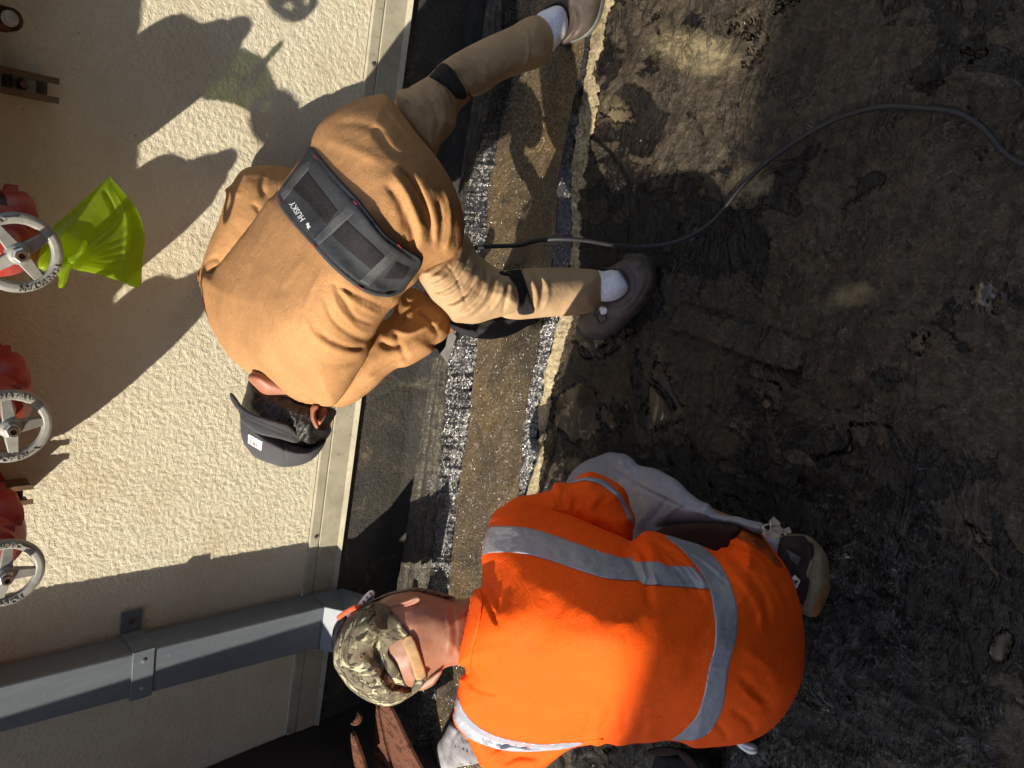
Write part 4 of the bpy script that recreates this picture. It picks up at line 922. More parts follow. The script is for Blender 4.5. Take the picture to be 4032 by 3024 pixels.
    # knee pads
    kp = Blob([(968, 696), (985, 694), (1010, 700), (1027, 699), (1029, 688), (1037, 672), (1050, 678), (1080, 682), (1106, 673), (1122, 668), (1138, 665), (1148, 672), (1152, 680), (1163, 686), (1165, 692), (1160, 698), (1138, 706), (1119, 717), (1098, 726), (1081, 730), (1057, 733), (1027, 730), (1007, 725), (982, 715), (972, 706)],
      [hc(985, 705, .40, .0), hc(1060, 705, .33, .0), hc(1150, 688, .25, .0)], .040, 22, [(fold((1029, 690), (1030, 710), (1040, 728)), 5, -.008), (fold((975, 702), (1010, 714), (1026, 712)), 4, .006), (fold((1050, 690), (1100, 690), (1145, 676)), 6, .006)], (.003, 18), 8)
    addblob('knee_pad', kp, MAT['black_cloth'], r, 3, .6)
    conform('knee_strap', [(1100, 582), (1122, 581), (1132, 600), (1142, 630), (1149, 655), (1153, 676), (1120, 678), (1118, 645), (1112, 615), (1098, 594)], [shL, thL], .004, .004, MAT['black_cloth'], r, 3, 3, 4)
    conform('knee_strap', [(1078, 588), (1100, 579), (1130, 577), (1127, 584), (1108, 594), (1090, 594)], [shL, thL], .004, .005, MAT['black_cloth'], r, 3, 3, 4)
    conform('knee_strap', [(925, 163), (940, 149), (955, 136), (972, 144), (992, 170), (1008, 200), (1003, 214), (985, 210), (966, 190), (945, 174)], [thR, shR], .004, .005, MAT['black_cloth'], r, 3, 3, 4)
    # socks and shoes
    sk = lambda o, c, R_: Blob(o, c, .042, R_, [], (.0015, 14), 9)
    s1 = sk([(1288, 588), (1304, 586), (1329, 581), (1342, 586), (1354, 606), (1359, 620), (1352, 634), (1330, 648), (1300, 651), (1286, 640)], [hc(1300, 618, .12), hc(1350, 612, .085)], 30)
    addblob('sock', s1, MAT['sock'], r, 3)
    s2 = sk([(1158, 36), (1187, 17), (1206, 12), (1219, 20), (1227, 47), (1222, 75), (1205, 98), (1192, 110), (1180, 80)], [hc(1180, 60, .14), hc(1225, 45, .10)], 30); addblob('sock', s2, MAT['sock'], r, 3)
    shoe = Blob([(1304, 578), (1317, 577), (1336, 566), (1354, 557), (1372, 552), (1387, 553), (1402, 564), (1411, 580), (1415, 598), (1412, 620), (1395, 652), (1366, 682), (1336, 710), (1304, 726), (1277, 728), (1258, 719), (1248, 702), (1250, 686), (1270, 672), (1297, 648), (1318, 646), (1345, 634), (1352, 612), (1340, 590), (1320, 584)],
      [hc(1380, 590, .062), hc(1330, 680, .055), hc(1270, 705, .038)], .040, 30,
      [(fold((1322, 574), (1346, 578), (1362, 600), (1364, 622), (1350, 642), (1322, 656)), 3, .005), (fold((1330, 570), (1356, 574), (1374, 598), (1374, 626), (1356, 650), (1328, 664)), 2.5, -.004), (fold((1385, 556), (1398, 585), (1396, 615), (1376, 650), (1345, 682)), 2, -.003), (fold((1265, 672), (1290, 690), (1302, 712)), 3, -.003)], (.0015, 22), 10)
    so_ = addblob('shoe', shoe, MAT['shoe_brown'], r, 3, .7)
    sol = Blob([(1345, 556), (1372, 547), (1392, 549), (1410, 562), (1419, 582), (1421, 606), (1416, 628), (1399, 658), (1372, 686), (1340, 715), (1306, 731), (1277, 733), (1254, 723), (1244, 704), (1300, 660), (1350, 620)], [hc(1380, 600, .016), hc(1280, 705, .016)], .013, 8, [], 0 and () or (.0005, 20), 1)
    addblob('sole', sol, MAT['rubber'], so_, 3, .9)
    conform('eyelet', [(1296, 664), (1306, 662), (1312, 668), (1310, 677), (1302, 680), (1295, 674)], shoe, .002, .003, MAT['sock'], so_, 2, 3, 4)
    tg = MB(); 
    for q in ([(1298, 672), (1288, 684), (1296, 698)], [(1304, 676), (1310, 690), (1300, 700)], [(1290, 668), (1282, 676), (1290, 688)]):
        c = catmull(q, 5, False); tg.tube(list(pts(c[:, 0], c[:, 1], shoe.front(c[:, 0], c[:, 1])-.002)), .0022, 6)
    tg.build('laces', MAT['rubber'], so_, True)
    sh2 = Blob([(1170, 22), (1180, 10), (1198, -6), (1215, -24), (1240, -40), (1280, -42), (1300, -20), (1296, 10), (1288, 40), (1276, 62), (1255, 80), (1228, 92), (1206, 99), (1197, 96), (1212, 84), (1222, 62), (1226, 40), (1219, 20), (1206, 12), (1190, 15)], [hc(1235, 30, .075), hc(1285, 20, .04), hc(1250, -30, .06)], .042, 32,
      [(fold((1232, 8), (1243, 35), (1240, 60), (1224, 84)), 3, .006), (fold((1246, 4), (1254, 35), (1250, 60), (1232, 84)), 2.5, -.004)], (.0015, 22), 12)
    s2_ = addblob('shoe', sh2, MAT['shoe_brown'], r, 3, .7)
    so2 = Blob([(1262, -45), (1300, -42), (1308, -10), (1303, 20), (1296, 44), (1282, 68), (1260, 86), (1230, 96), (1205, 101), (1220, 90), (1250, 76), (1268, 56), (1278, 30), (1282, 0)], [hc(1285, 30, .022), hc(1290, -10, .022), hc(1230, 92, .03)], .018, 8, [(fold((1290, -10), (1286, 25), (1270, 60), (1240, 84)), 2, -.005)], (.0005, 20), 1)
    addblob('sole', so2, MAT['shoe_rim'], s2_, 3, .9)
    # head
    hd = DH(620, 930, .745)
    nk = Blob([(535, 815), (560, 800), (620, 820), (650, 850), (640, 875), (612, 866), (588, 860), (570, 853), (552, 837)], [(580, 830, hd-.045), (640, 870, hd-.02)], .035, 28)
    hr = Blob([(538, 820), (560, 822), (600, 830), (650, 850), (700, 872), (724, 884), (726, 894), (720, 905), (714, 917), (716, 930), (709, 944), (698, 955), (690, 968), (650, 975), (560, 950), (524, 905), (521, 880), (525, 862), (531, 845)],
      [(620, 910, hd), (700, 920, hd+.02), (540, 860, hd+.02)], .078, 60, [], (.006, 16), 13)
    addblob('hair', hr, MAT['hair'], r, 3)
    dome = Blob([(517, 886), (519, 902), (520, 933), (526, 956), (536, 971), (550, 987), (569, 996), (592, 1004), (612, 1009), (644, 1006), (670, 996), (687, 981), (700, 962), (705, 948), (696, 952), (680, 958), (664, 961), (640, 948), (600, 925), (550, 900)],
      [(600, 960, hd+.005), (690, 965, hd+.02), (530, 920, hd+.015)], .088, 52, [(fold((525, 950), (560, 975), (600, 990)), 3, -.002), (fold((610, 950), (616, 980), (612, 1005)), 2, -.003)], (.003, 40), 14)
    cap = addblob('cap', dome, MAT['cap_grey'], r, 3)
    ddep = lambda x, y: float(dome.front(np.array([x]), np.array([y]))[0])
    hfr = lambda x, y: float(hr.front(np.array([x]), np.array([y]))[0])
    brim = Blob([(496, 851), (501, 849), (512, 861), (521, 875), (543, 892), (578, 904), (606, 912), (623, 917), (637, 929), (647, 941), (661, 961), (652, 963), (612, 950), (560, 938), (540, 926), (520, 908), (518, 890), (507, 878), (498, 862)],
      [(560, 915, hd-.095), (620, 932, hd-.088), (657, 958, hd-.03), (500, 856, hd-.02), (545, 928, hd-.075), (610, 949, hd-.080), (525, 890, hd-.06), (570, 903, hd-.103)], .0055, 5, [(fold((530, 895), (575, 915), (625, 935), (650, 958)), 1.8, -.0012), (fold((528, 903), (575, 923), (625, 943)), 1.8, -.0012)], (.0, 10), 15)
    addblob('brim', brim, MAT['cap_grey'], cap, 2.5)
    conform('price_label', [(536, 936), (567, 954), (564, 974), (534, 956)], dome, .0015, .0008, MAT['white'], cap, 3, 1, 3)
    o = np.array([538.5, 949.0]); ex = np.array([.862, .50]); ey = np.array([-.1, 1.0]); bars = []
    rr = random.Random(3); x = 0
    while x < 25:
        wd = rr.choice((.8, 1.2, 1.8)); p0 = o+ex*x; bars.append([p0, p0+ex*wd, p0+ex*wd+ey*7.5, p0+ey*7.5]); x += wd+rr.choice((.7, 1.1, 1.5))
    flat('barcode', bars[:-4], dome, .0030, MAT['ink'], cap, .0004); flat('barcode', bars[-4:], dome, .0030, MAT['inkred'], cap, .0004)
    ear = Blob([(671, 880), (676, 875), (686, 874), (689, 880), (683, 889), (683, 903), (689, 918), (686, 926), (680, 923), (675, 914), (671, 904), (670, 890)], [(680, 900, hfr(680, 900)-.012)], .012, 6)
    inner = Blob([(683, 878), (697, 876), (706, 884), (704, 898), (696, 912), (689, 918), (684, 904), (683, 890)], [(694, 895, hfr(694, 895)-.002)], .008, 12)
    # the continuous body under the clothes, with head, neck and hands
    bp = lambda b_, x, y, ad=.012: np.array(P(x, y, float(b_.dep(np.array([float(x)]), np.array([float(y)]))[0])+ad))
    c = []; he = np.array(P(625, 925, hd+.035)); nb = np.array(P(630, 850, hd-.0)); pel = bp(torso, 850, 420, .05); ch = bp(torso, 620, 700, .04)
    c += bone([pel, bp(torso, 740, 560, .04), ch, nb, he], [.07, .065, .07, .035, .045]); c += [(he, .048, he+fwd*.02, .048)]
    c += [(he+fwd*.05, .02, he+fwd*.085+np.array([0, 0, -.01]), .011), (he+fwd*.05+right*.02, .012, he+fwd*.062+right*.02, .012), (he+fwd*.05-right*.02, .012, he+fwd*.062-right*.02, .012)]
    shl, ell, wl = bp(armL, 775, 810), bp(armL, 865, 725), bp(armL, 912, 690, .045)
    shr, elr = bp(armR, 462, 600), bp(armR, 545, 400); wr_ = np.array(P(640, 430, 1.85))
    c += bone([ch, shl, ell, wl], [.05, .028, .028, .022]); c += bone([ch, shr, elr, wr_], [.05, .032, .030, .025])
    c += bone([pel, bp(thL, 960, 590), bp(thL, 1070, 640), bp(shL, 1200, 632), bp(s1, 1310, 616, 0.), bp(shoe, 1370, 610, .0)], [.055, .038, .034, .034, .026, .022])
    c += bone([pel, bp(thR, 900, 240), bp(thR, 975, 190), bp(shR, 1080, 118), bp(s2, 1195, 55, 0.), bp(sh2, 1240, 20, 0.)], [.06, .042, .040, .032, .026, .02])
    c += hand(wl, fwd*1.0+down*.25, (0.2, .1, -.9), 1.0, .95); c += hand(wr_, (.05, .1, -1), (0, 1, 0), .35, 1.0, -1)
    c = [tuple(q) for q in c]; Vb, Fb = sdf_mesh(c); Vb = tuck(Vb, [armR, armL, thL, shL, thR, shR, s1, s2, shoe, sh2, torso, hr, dome])
    merge('body', [(Vb, Fb), inflate(nk, 3), inflate(ear, 2), inflate(inner, 3)], MAT['skin_tan'], r)
worker_brown()

# ================================================================== worker in orange
def worker_orange():
    r = thing('person', 'kneeling worker in an orange hi-vis shirt with grey reflective stripes and camouflage cap', 'person', (-.6, .62, 0))
    T = .135; L = lambda *p: list(p)
    wr = [(L((1045, 1260), (1075, 1300), (1070, 1330)), 5, -.010), (L((1042, 1278), (1062, 1320), (1075, 1350)), 4, -.012), (L((1005, 1465), (1035, 1490), (1075, 1500)), 6, -.010), (L((1005, 1480), (1030, 1515), (1070, 1545)), 7, .008), (L((1000, 1500), (1020, 1530), (1045, 1560)), 6, -.007),
      (L((1362, 1175), (1395, 1200), (1400, 1290)), 7, -.008), (L((1390, 1160), (1440, 1190), (1480, 1230), (1520, 1300)), 7, -.012), (L((1410, 1152), (1460, 1185), (1505, 1225)), 5, .008), (L((1372, 1190), (1385, 1220), (1400, 1260)), 6, .008), (L((1425, 1200), (1470, 1240), (1500, 1290)), 6, -.010), (L((1440, 1190), (1490, 1225), (1525, 1262)), 5, .008),
      (L((1340, 1180), (1390, 1260), (1410, 1320)), 10, -.006), (L((1560, 1190), (1600, 1215), (1650, 1290), (1660, 1340)), 8, -.010), (L((1555, 1205), (1590, 1240), (1640, 1310), (1645, 1360)), 9, .008), (L((1600, 1170), (1650, 1220), (1700, 1320)), 8, .008), (L((1570, 1180), (1620, 1200), (1680, 1260), (1712, 1330)), 6, -.007), (L((1618, 1205), (1615, 1228)), 6, .007),
      (L((1600, 1400), (1650, 1430), (1690, 1500)), 16, .006), (L((1590, 1450), (1640, 1500), (1670, 1540)), 12, -.007), (L((1580, 1530), (1620, 1560), (1630, 1590)), 9, -.010), (L((1545, 1560), (1570, 1590), (1560, 1610)), 7, -.010), (L((1605, 1490), (1650, 1530)), 9, .006), (L((1480, 1590), (1520, 1596), (1580, 1598)), 4, -.006),
      (L((1290, 1580), (1310, 1560), (1318, 1520)), 8, -.010), (L((1320, 1600), (1345, 1575), (1350, 1530)), 9, -.009), (L((1255, 1600), (1270, 1570), (1280, 1530)), 8, -.006), (L((1380, 1595), (1395, 1560)), 9, -.008), (L((1100, 1330), (1180, 1420), (1260, 1470)), 25, -.004), (L((1090, 1200), (1180, 1260), (1300, 1330)), 30, .004), (L((1120, 1480), (1240, 1510), (1400, 1500)), 25, .005), (L((1020, 1390), (1100, 1395), (1200, 1390)), 20, -.004)]
    torso = Blob([(1021, 1279), (1038, 1269), (1042, 1235), (1041, 1199), (1046, 1165), (1056, 1133), (1066, 1108), (1085, 1094), (1119, 1084), (1160, 1090), (1210, 1105), (1260, 1125), (1310, 1146), (1345, 1160), (1365, 1168), (1390, 1149), (1414, 1148), (1437, 1155), (1476, 1166), (1514, 1178), (1546, 1190), (1558, 1183), (1572, 1181), (1576, 1164), (1584, 1161), (1601, 1141), (1625, 1146), (1646, 1155), (1663, 1178), (1690, 1212), (1708, 1244), (1724, 1287), (1733, 1330), (1738, 1375), (1738, 1420), (1735, 1456), (1722, 1499), (1692, 1549), (1661, 1579), (1626, 1599), (1591, 1609), (1541, 1614), (1501, 1616), (1475, 1605), (1440, 1600), (1404, 1605), (1370, 1606), (1337, 1612), (1312, 1606), (1290, 1612), (1260, 1606), (1200, 1614), (1130, 1612), (1071, 1600), (1037, 1586), (1006, 1562), (985, 1540), (982, 1522), (987, 1500), (991, 1480), (992, 1466), (1004, 1455), (1004, 1443), (991, 1436), (987, 1426), (992, 1399), (1000, 1366), (1010, 1325)],
      [hc(1290, 1390, .70, T), hc(1030, 1370, .745, T), hc(1120, 1190, .66, T), hc(1080, 1540, .63, T), hc(1560, 1400, .52, T), hc(1715, 1400, .36, T), hc(1500, 1230, .50, T), hc(1470, 1580, .47, T), hc(1640, 1230, .38, T), hc(1640, 1560, .36, T), hc(1310, 1190, .60, T)], T, 135, wr, (.0045, 90), 21)
    slR = Blob([(1062, 1130), (1074, 1108), (1090, 1090), (1119, 1073), (1150, 1068), (1189, 1059), (1194, 1050), (1201, 1043), (1231, 1041), (1253, 1026), (1270, 1019), (1287, 1021), (1310, 1031), (1337, 1046), (1353, 1062), (1362, 1094), (1373, 1121), (1368, 1145), (1362, 1170), (1320, 1180), (1240, 1160), (1150, 1140)],
      [hc(1100, 1120, .545), hc(1240, 1090, .43), hc(1345, 1110, .37)], .075, 62, [(L((1230, 1042), (1215, 1070), (1225, 1100)), 6, -.006), (L((1300, 1060), (1275, 1100), (1290, 1130)), 10, .006), (L((1200, 1048), (1190, 1075), (1200, 1100)), 7, .005), (L((1250, 1070), (1240, 1105), (1262, 1128)), 8, -.006), (L((1225, 1046), (1260, 1032), (1295, 1042), (1330, 1064), (1352, 1100), (1362, 1130)), 2.5, .003)], (.003, 50), 22)
    slL = Blob([(978, 1545), (986, 1572), (1006, 1590), (1026, 1632), (1050, 1668), (1110, 1690), (1160, 1676), (1178, 1659), (1198, 1642), (1237, 1616), (1290, 1606), (1300, 1590), (1200, 1580), (1100, 1550), (1020, 1520), (990, 1520)], [hc(1020, 1570, .52), hc(1120, 1630, .44), hc(1250, 1600, .46)], .06, 50, [(L((1060, 1640), (1100, 1615), (1150, 1625)), 6, .006), (L((1080, 1655), (1120, 1635), (1170, 1640)), 6, -.006)], (.003, 40), 23)
    merge('shirt', [inflate(torso, 4), inflate(slR, 4), inflate(slL, 4)], MAT['orange'], r)
    conform('collar', [(1016, 1296), (1021, 1280), (1036, 1271), (1043, 1290), (1040, 1325), (1032, 1365), (1022, 1400), (1018, 1430), (1012, 1458), (1004, 1450), (1005, 1442), (992, 1435), (988, 1426), (993, 1399), (1001, 1366), (1011, 1325)], torso, .003, .007, MAT['orange'], r, 3, 3, 8)
    tp = lambda o, hosts, wr=(): conform('reflective_stripe', o, hosts, .0022, .0015, MAT['tape'], r, 3, 3, 4, wr, .004)
    tp([(1042, 1199), (1047, 1165), (1057, 1139), (1087, 1136), (1137, 1139), (1187, 1153), (1254, 1176), (1304, 1194), (1354, 1206), (1364, 1200), (1370, 1213), (1422, 1213), (1439, 1222), (1484, 1223), (1506, 1231), (1528, 1262), (1531, 1272), (1475, 1268), (1421, 1264), (1391, 1263), (1381, 1254), (1347, 1253), (1304, 1248), (1254, 1233), (1204, 1216), (1154, 1201), (1104, 1193), (1054, 1195)], torso, [(L((1362, 1203), (1378, 1250)), 3, -.005), (L((1440, 1224), (1470, 1265)), 3, -.006), (L((1400, 1215), (1420, 1262)), 4, .004), (L((1485, 1225), (1515, 1268)), 3, -.005)])
    tp([(1437, 1155), (1476, 1166), (1514, 1178), (1542, 1202), (1564, 1231), (1578, 1261), (1589, 1296), (1594, 1330), (1592, 1365), (1588, 1390), (1578, 1426), (1570, 1466), (1563, 1523), (1538, 1576), (1508, 1597), (1475, 1600), (1452, 1598), (1475, 1580), (1505, 1546), (1521, 1499), (1531, 1446), (1543, 1399), (1545, 1353), (1541, 1319), (1533, 1273), (1509, 1229), (1467, 1181), (1452, 1172)], torso, [(L((1455, 1172), (1500, 1190), (1540, 1215)), 3, -.005), (L((1475, 1186), (1520, 1210), (1555, 1240)), 3, .005), (L((1490, 1200), (1535, 1232), (1570, 1262)), 3, -.005), (L((1543, 1357), (1593, 1362)), 1.5, -.002), (L((1520, 1590), (1540, 1560)), 4, -.004)])
    tp([(987, 1502), (981, 1520), (979, 1545), (984, 1562), (1004, 1589), (1037, 1606), (1087, 1621), (1137, 1624), (1204, 1620), (1240, 1614), (1260, 1606), (1244, 1604), (1171, 1608), (1121, 1602), (1071, 1590), (1037, 1573), (1011, 1549), (997, 1529), (991, 1511)], [torso, slL])
    tp([(1223, 1044), (1238, 1037), (1258, 1031), (1278, 1031), (1305, 1037), (1327, 1054), (1344, 1072), (1357, 1099), (1367, 1119), (1365, 1136), (1357, 1119), (1347, 1099), (1337, 1079), (1315, 1059), (1290, 1044), (1265, 1038), (1240, 1043)], slR)
    conform('dirt_smear', [(1588, 1158), (1602, 1146), (1625, 1150), (1646, 1160), (1668, 1190), (1690, 1222), (1676, 1222), (1650, 1196), (1620, 1176)], torso, .0012, .0008, MAT['dirt'], r, 3, 4, 4)
    # jeans
    th = Blob([(1200, 1120), (1216, 1060), (1226, 1034), (1241, 1013), (1266, 995), (1293, 985), (1315, 977), (1335, 979), (1350, 981), (1367, 992), (1380, 1005), (1414, 1012), (1439, 1024), (1464, 1039), (1489, 1064), (1514, 1082), (1531, 1089), (1543, 1104), (1558, 1112), (1594, 1116), (1616, 1123), (1648, 1131), (1652, 1150), (1630, 1152), (1601, 1142), (1586, 1137), (1551, 1131), (1516, 1131), (1481, 1134), (1452, 1137), (1414, 1150), (1370, 1180), (1280, 1160)],
      [hc(1290, 1040, .10), hc(1420, 1080, .17), hc(1530, 1110, .22), hc(1640, 1142, .26)], .085, 62,
      [(L((1315, 978), (1320, 1010), (1380, 1050), (1440, 1080), (1500, 1110)), 2.5, -.006), (L((1318, 986), (1326, 1008), (1386, 1046), (1446, 1076), (1506, 1106)), 2.5, .004), (L((1350, 985), (1360, 1010), (1385, 1020)), 5, -.008), (L((1337, 982), (1346, 1010), (1370, 1030)), 4, .006), (L((1270, 1000), (1290, 1020), (1310, 1060)), 12, .004), (L((1440, 1030), (1430, 1050), (1450, 1070)), 7, -.006), (L((1490, 1066), (1480, 1085), (1500, 1100)), 6, -.007), (L((1516, 1085), (1505, 1100), (1530, 1115)), 5, .006), (L((1365, 1150), (1400, 1100), (1420, 1060)), 8, .005), (L((1385, 1145), (1425, 1100), (1450, 1065)), 6, -.006), (L((1300, 1010), (1340, 1060), (1370, 1120)), 10, -.004), (L((1430, 1120), (1470, 1090), (1490, 1070)), 5, .005), (L((1385, 1006), (1370, 1022), (1350, 1020)), 4, .006), (L((1545, 1106), (1530, 1120), (1560, 1126)), 4, -.006)], (.0035, 40), 24)
    hp_ = Blob([(1400, 1240), (1440, 1225), (1520, 1215), (1600, 1210), (1660, 1230), (1700, 1280), (1710, 1380), (1690, 1500), (1600, 1570), (1480, 1560), (1420, 1450), (1390, 1300)], [hc(1500, 1220, .27, .02), hc(1650, 1300, .16, .04), hc(1600, 1520, .2, .04)], .10, 90)
    cf = Blob([(1640, 1140), (1662, 1150), (1684, 1158), (1697, 1180), (1694, 1208), (1680, 1225), (1660, 1200), (1640, 1170)], [hc(1670, 1185, .12)], .035, 22, [], (.002, 16), 25)
    thl = Blob([(1100, 1590), (1120, 1540), (1250, 1500), (1450, 1480), (1600, 1470), (1600, 1580), (1440, 1596), (1250, 1600)], [hc(1200, 1560, .13), hc(1560, 1520, .2)], .08, 55)
    merge('jeans', [inflate(th, 3.5), inflate(hp_, 6, .6), inflate(cf, 3), inflate(thl, 6)], MAT['jeans'], r)
    us = Blob([(1405, 1160), (1430, 1140), (1452, 1134), (1516, 1128), (1586, 1134), (1600, 1142), (1590, 1168), (1560, 1200), (1500, 1200), (1440, 1180)], [hc(1430, 1160, .25), hc(1580, 1155, .28)], .03, 20); addblob('gap_shade', us, MAT['strap_gap_shade'], r, 4)  # dark piece standing in for the shade in the gap under the shirt
    # shoes
    sh = Blob([(1672, 1185), (1686, 1161), (1707, 1154), (1733, 1154), (1752, 1161), (1769, 1176), (1781, 1191), (1789, 1209), (1792, 1243), (1790, 1278), (1781, 1300), (1773, 1318), (1760, 1331), (1749, 1333), (1733, 1326), (1700, 1320), (1660, 1260)], [hc(1740, 1190, .07), hc(1750, 1300, .07), hc(1690, 1240, .11)], .052, 34,
      [(L((1748, 1178), (1752, 1215), (1742, 1250), (1748, 1280)), 3, .005), (L((1756, 1240), (1752, 1275), (1742, 1310)), 1.8, -.004), (L((1772, 1190), (1776, 1240), (1765, 1300)), 8, .004)], (.002, 20), 26)
    so_ = addblob('shoe', sh, MAT['shoe_cream'], r, 3, .7)
    conform('mesh_panel', [(1686, 1161), (1710, 1157), (1738, 1158), (1744, 1167), (1758, 1178), (1757, 1202), (1749, 1214), (1742, 1243), (1749, 1257), (1736, 1306), (1722, 1290), (1700, 1255), (1684, 1220), (1680, 1190)], sh, .0015, .001, MAT['shoe_black'], so_, 3, 3, 4)
    conform('grey_panel', [(1698, 1186), (1731, 1205), (1722, 1221), (1707, 1209)], sh, .003, .001, MAT['shoe_rim'], so_, 3, 1, 3)
    conform('logo_patch', [(1711, 1248), (1717, 1242), (1729, 1254), (1722, 1271), (1717, 1270)], sh, .003, .001, MAT['flagwhite'], so_, 2, 1, 2)
    flat('logo_mark', [[(1714, 1253), (1719, 1254), (1724, 1252), (1722, 1256), (1725, 1258), (1720, 1259), (1721, 1265), (1718, 1260), (1714, 1259), (1717, 1256)]], sh, .0052, MAT['shoe_black'], so_, .0006)
    conform('heel_panel', [(1790, 1259), (1792, 1277), (1784, 1298), (1770, 1328), (1753, 1331), (1762, 1301), (1776, 1275)], sh, .001, .001, MAT['shoe_tan'], so_, 3, 2, 4)
    s2 = Blob([(1585, 1600), (1597, 1598), (1618, 1603), (1635, 1612), (1636, 1626), (1622, 1630), (1606, 1622), (1592, 1610)], [hc(1615, 1614, .035)], .03, 9, [(L((1595, 1606), (1615, 1618), (1634, 1620)), 1.3, -.006)], (.0005, 10), 27)
    addblob('shoe', s2, MAT['sock'], r, 2.5, .8)
    # head
    nd = float(torso.dep(np.array([1005.]), np.array([1370.]))[0]); hd = nd+.045
    hb = Blob([(800, 1303), (817, 1294), (837, 1284), (867, 1277), (896, 1274), (936, 1281), (966, 1289), (995, 1294), (1022, 1294), (1035, 1330), (1025, 1390), (1006, 1436), (986, 1437), (966, 1441), (950, 1450), (935, 1460), (924, 1470), (905, 1488), (880, 1492), (850, 1500), (800, 1490), (770, 1430), (775, 1350)],
      [(820, 1400, hd), (920, 1380, hd+.0), (960, 1375, nd+.035), (1015, 1368, nd+.065)], .080, 78, [(L((975, 1300), (985, 1370), (975, 1430)), 5, -.0025), (L((963, 1310), (972, 1370), (966, 1420)), 4, .0015), (L((880, 1330), (900, 1400), (905, 1450)), 25, .004)], (.001, 40), 28)
    earR = Blob([(838, 1307), (847, 1303), (862, 1300), (877, 1296), (900, 1287), (908, 1290), (907, 1298), (896, 1305), (886, 1309), (867, 1318), (848, 1319), (839, 1313)], [(870, 1306, hd-.065), (902, 1293, hd-.08)], .011, 6, [(L((848, 1311), (872, 1306), (898, 1296)), 2.5, -.0025)], (0, 1), 1)
    earL = Blob([(956, 1446), (953, 1456), (944, 1470), (936, 1480), (918, 1490), (902, 1492), (898, 1484), (912, 1472), (930, 1460), (945, 1450)], [(920, 1480, hd-.02), (952, 1450, hd-.035)], .011, 6, [], (0, 1), 1)
    hf = Blob([(800, 1300), (835, 1282), (866, 1274), (900, 1269), (936, 1275), (966, 1284), (985, 1292), (960, 1292), (930, 1288), (896, 1281), (866, 1283), (836, 1290), (812, 1298)], [(830, 1288, hd-.02), (950, 1285, hd-.02)], .012, 8, [], (.004, 7), 29)
    addblob('beard', hf, MAT['hair_brown'], r, 2.5)
    dome = Blob([(769, 1314), (787, 1304), (805, 1300), (823, 1303), (838, 1312), (855, 1333), (872, 1355), (882, 1369), (869, 1379), (849, 1391), (838, 1405), (842, 1419), (855, 1435), (865, 1456), (874, 1478), (886, 1486), (896, 1481), (904, 1470), (922, 1457), (920, 1472), (906, 1490), (882, 1508), (857, 1522), (831, 1526), (805, 1519), (781, 1508), (757, 1490), (738, 1466), (724, 1443), (720, 1425), (723, 1397), (727, 1381), (738, 1357), (752, 1333)],
      [(800, 1400, hd+.0), (880, 1360, hd-.0), (880, 1500, hd+.01)], .104, 62, [(L((805, 1304), (790, 1330), (766, 1360), (757, 1395), (760, 1420), (740, 1450)), 2.2, .003), (L((838, 1408), (815, 1440), (770, 1460), (735, 1463)), 2, .003), (L((865, 1440), (820, 1455), (775, 1462), (742, 1466)), 2, -.003), (L((836, 1318), (800, 1335), (770, 1352)), 2, -.003), (L((870, 1470), (850, 1490), (860, 1515)), 6, -.006), (L((845, 1390), (830, 1410), (845, 1440), (862, 1475), (885, 1492)), 3, .003)], (.003, 30), 30)
    dome.over = ((hb, .004),)
    cap = addblob('cap', dome, MAT['camo'], r, 3)
    sb = Blob([(0, 0), (1, 0), (1, 1)], [(0, 0, 1)], .1, 1); sb.front = lambda x, y, d=None: np.minimum(hb.front(x, y), hd-.066)-.004
    conform('cap_strap', [(889, 1371), (904, 1403), (914, 1433), (921, 1459), (900, 1470), (891, 1443), (879, 1411), (867, 1383)], sb, .0, .004, MAT['strap_tan'], cap, 2.5, 2, 4)
    conform('strap_end', [(900, 1469), (922, 1456), (921, 1470), (908, 1488), (893, 1500), (889, 1488)], sb, -.006, .003, MAT['camo'], cap, 2.5, 2, 4)
    ey = MB(); ec = pts(np.array([781.]), np.array([1419.]), dome.front(np.array([781.]), np.array([1419.]))-.001)[0]; ey.lathe(tuple(ec), tuple(CAM-ec), [(0, .0042), (.0012, .0042), (.0014, .0025), (.0004, .0024)], 14); ey.build('eyelet', MAT['strap_tan'], cap, True)
    pk = Blob([(716, 1380), (722, 1352), (735, 1334), (748, 1330), (752, 1345), (738, 1365), (730, 1395), (724, 1420), (718, 1412)], [(732, 1360, hd+.02)], .012, 8); addblob('visor', pk, MAT['lens'], cap, 3)
    # safety glasses with striped temple
    g = Blob([(801, 1275), (809, 1279), (808, 1290), (798, 1297), (787, 1307), (775, 1313), (772, 1309), (777, 1299), (788, 1285)], [(790, 1295, hd-.035)], .008, 8, [], (0, 1), 1)
    gl = addblob('glasses', g, MAT['flagwhite'], r, 2)
    rd = []
    for t in (.08, .36, .64, .9):
        a_ = np.array([803, 1276])*(1-t)+np.array([775, 1307])*t; b_ = np.array([809, 1286])*(1-t)+np.array([779, 1312])*t; d_ = np.array([-3.2, 3.6]); rd.append([a_, b_, b_+d_, a_+d_])
    flat('red_stripe', rd, g, .0022, MAT['flagred'], gl, .0006); flat('blue_field', [[(802, 1289), (808, 1287), (802, 1294), (796, 1298), (793, 1296)]], g, .003, MAT['flagblue'], gl, .0006)
    cd_ = MB(); c = catmull([(771, 1311), (757, 1317), (742, 1326), (732, 1334)], 5, False); cd_.tube(list(pts(c[:, 0], c[:, 1], np.linspace(hd-.05, hd+.0, len(c)))), .0045, 8); cd_.build('cord', MAT['orangeplastic'], gl, True)
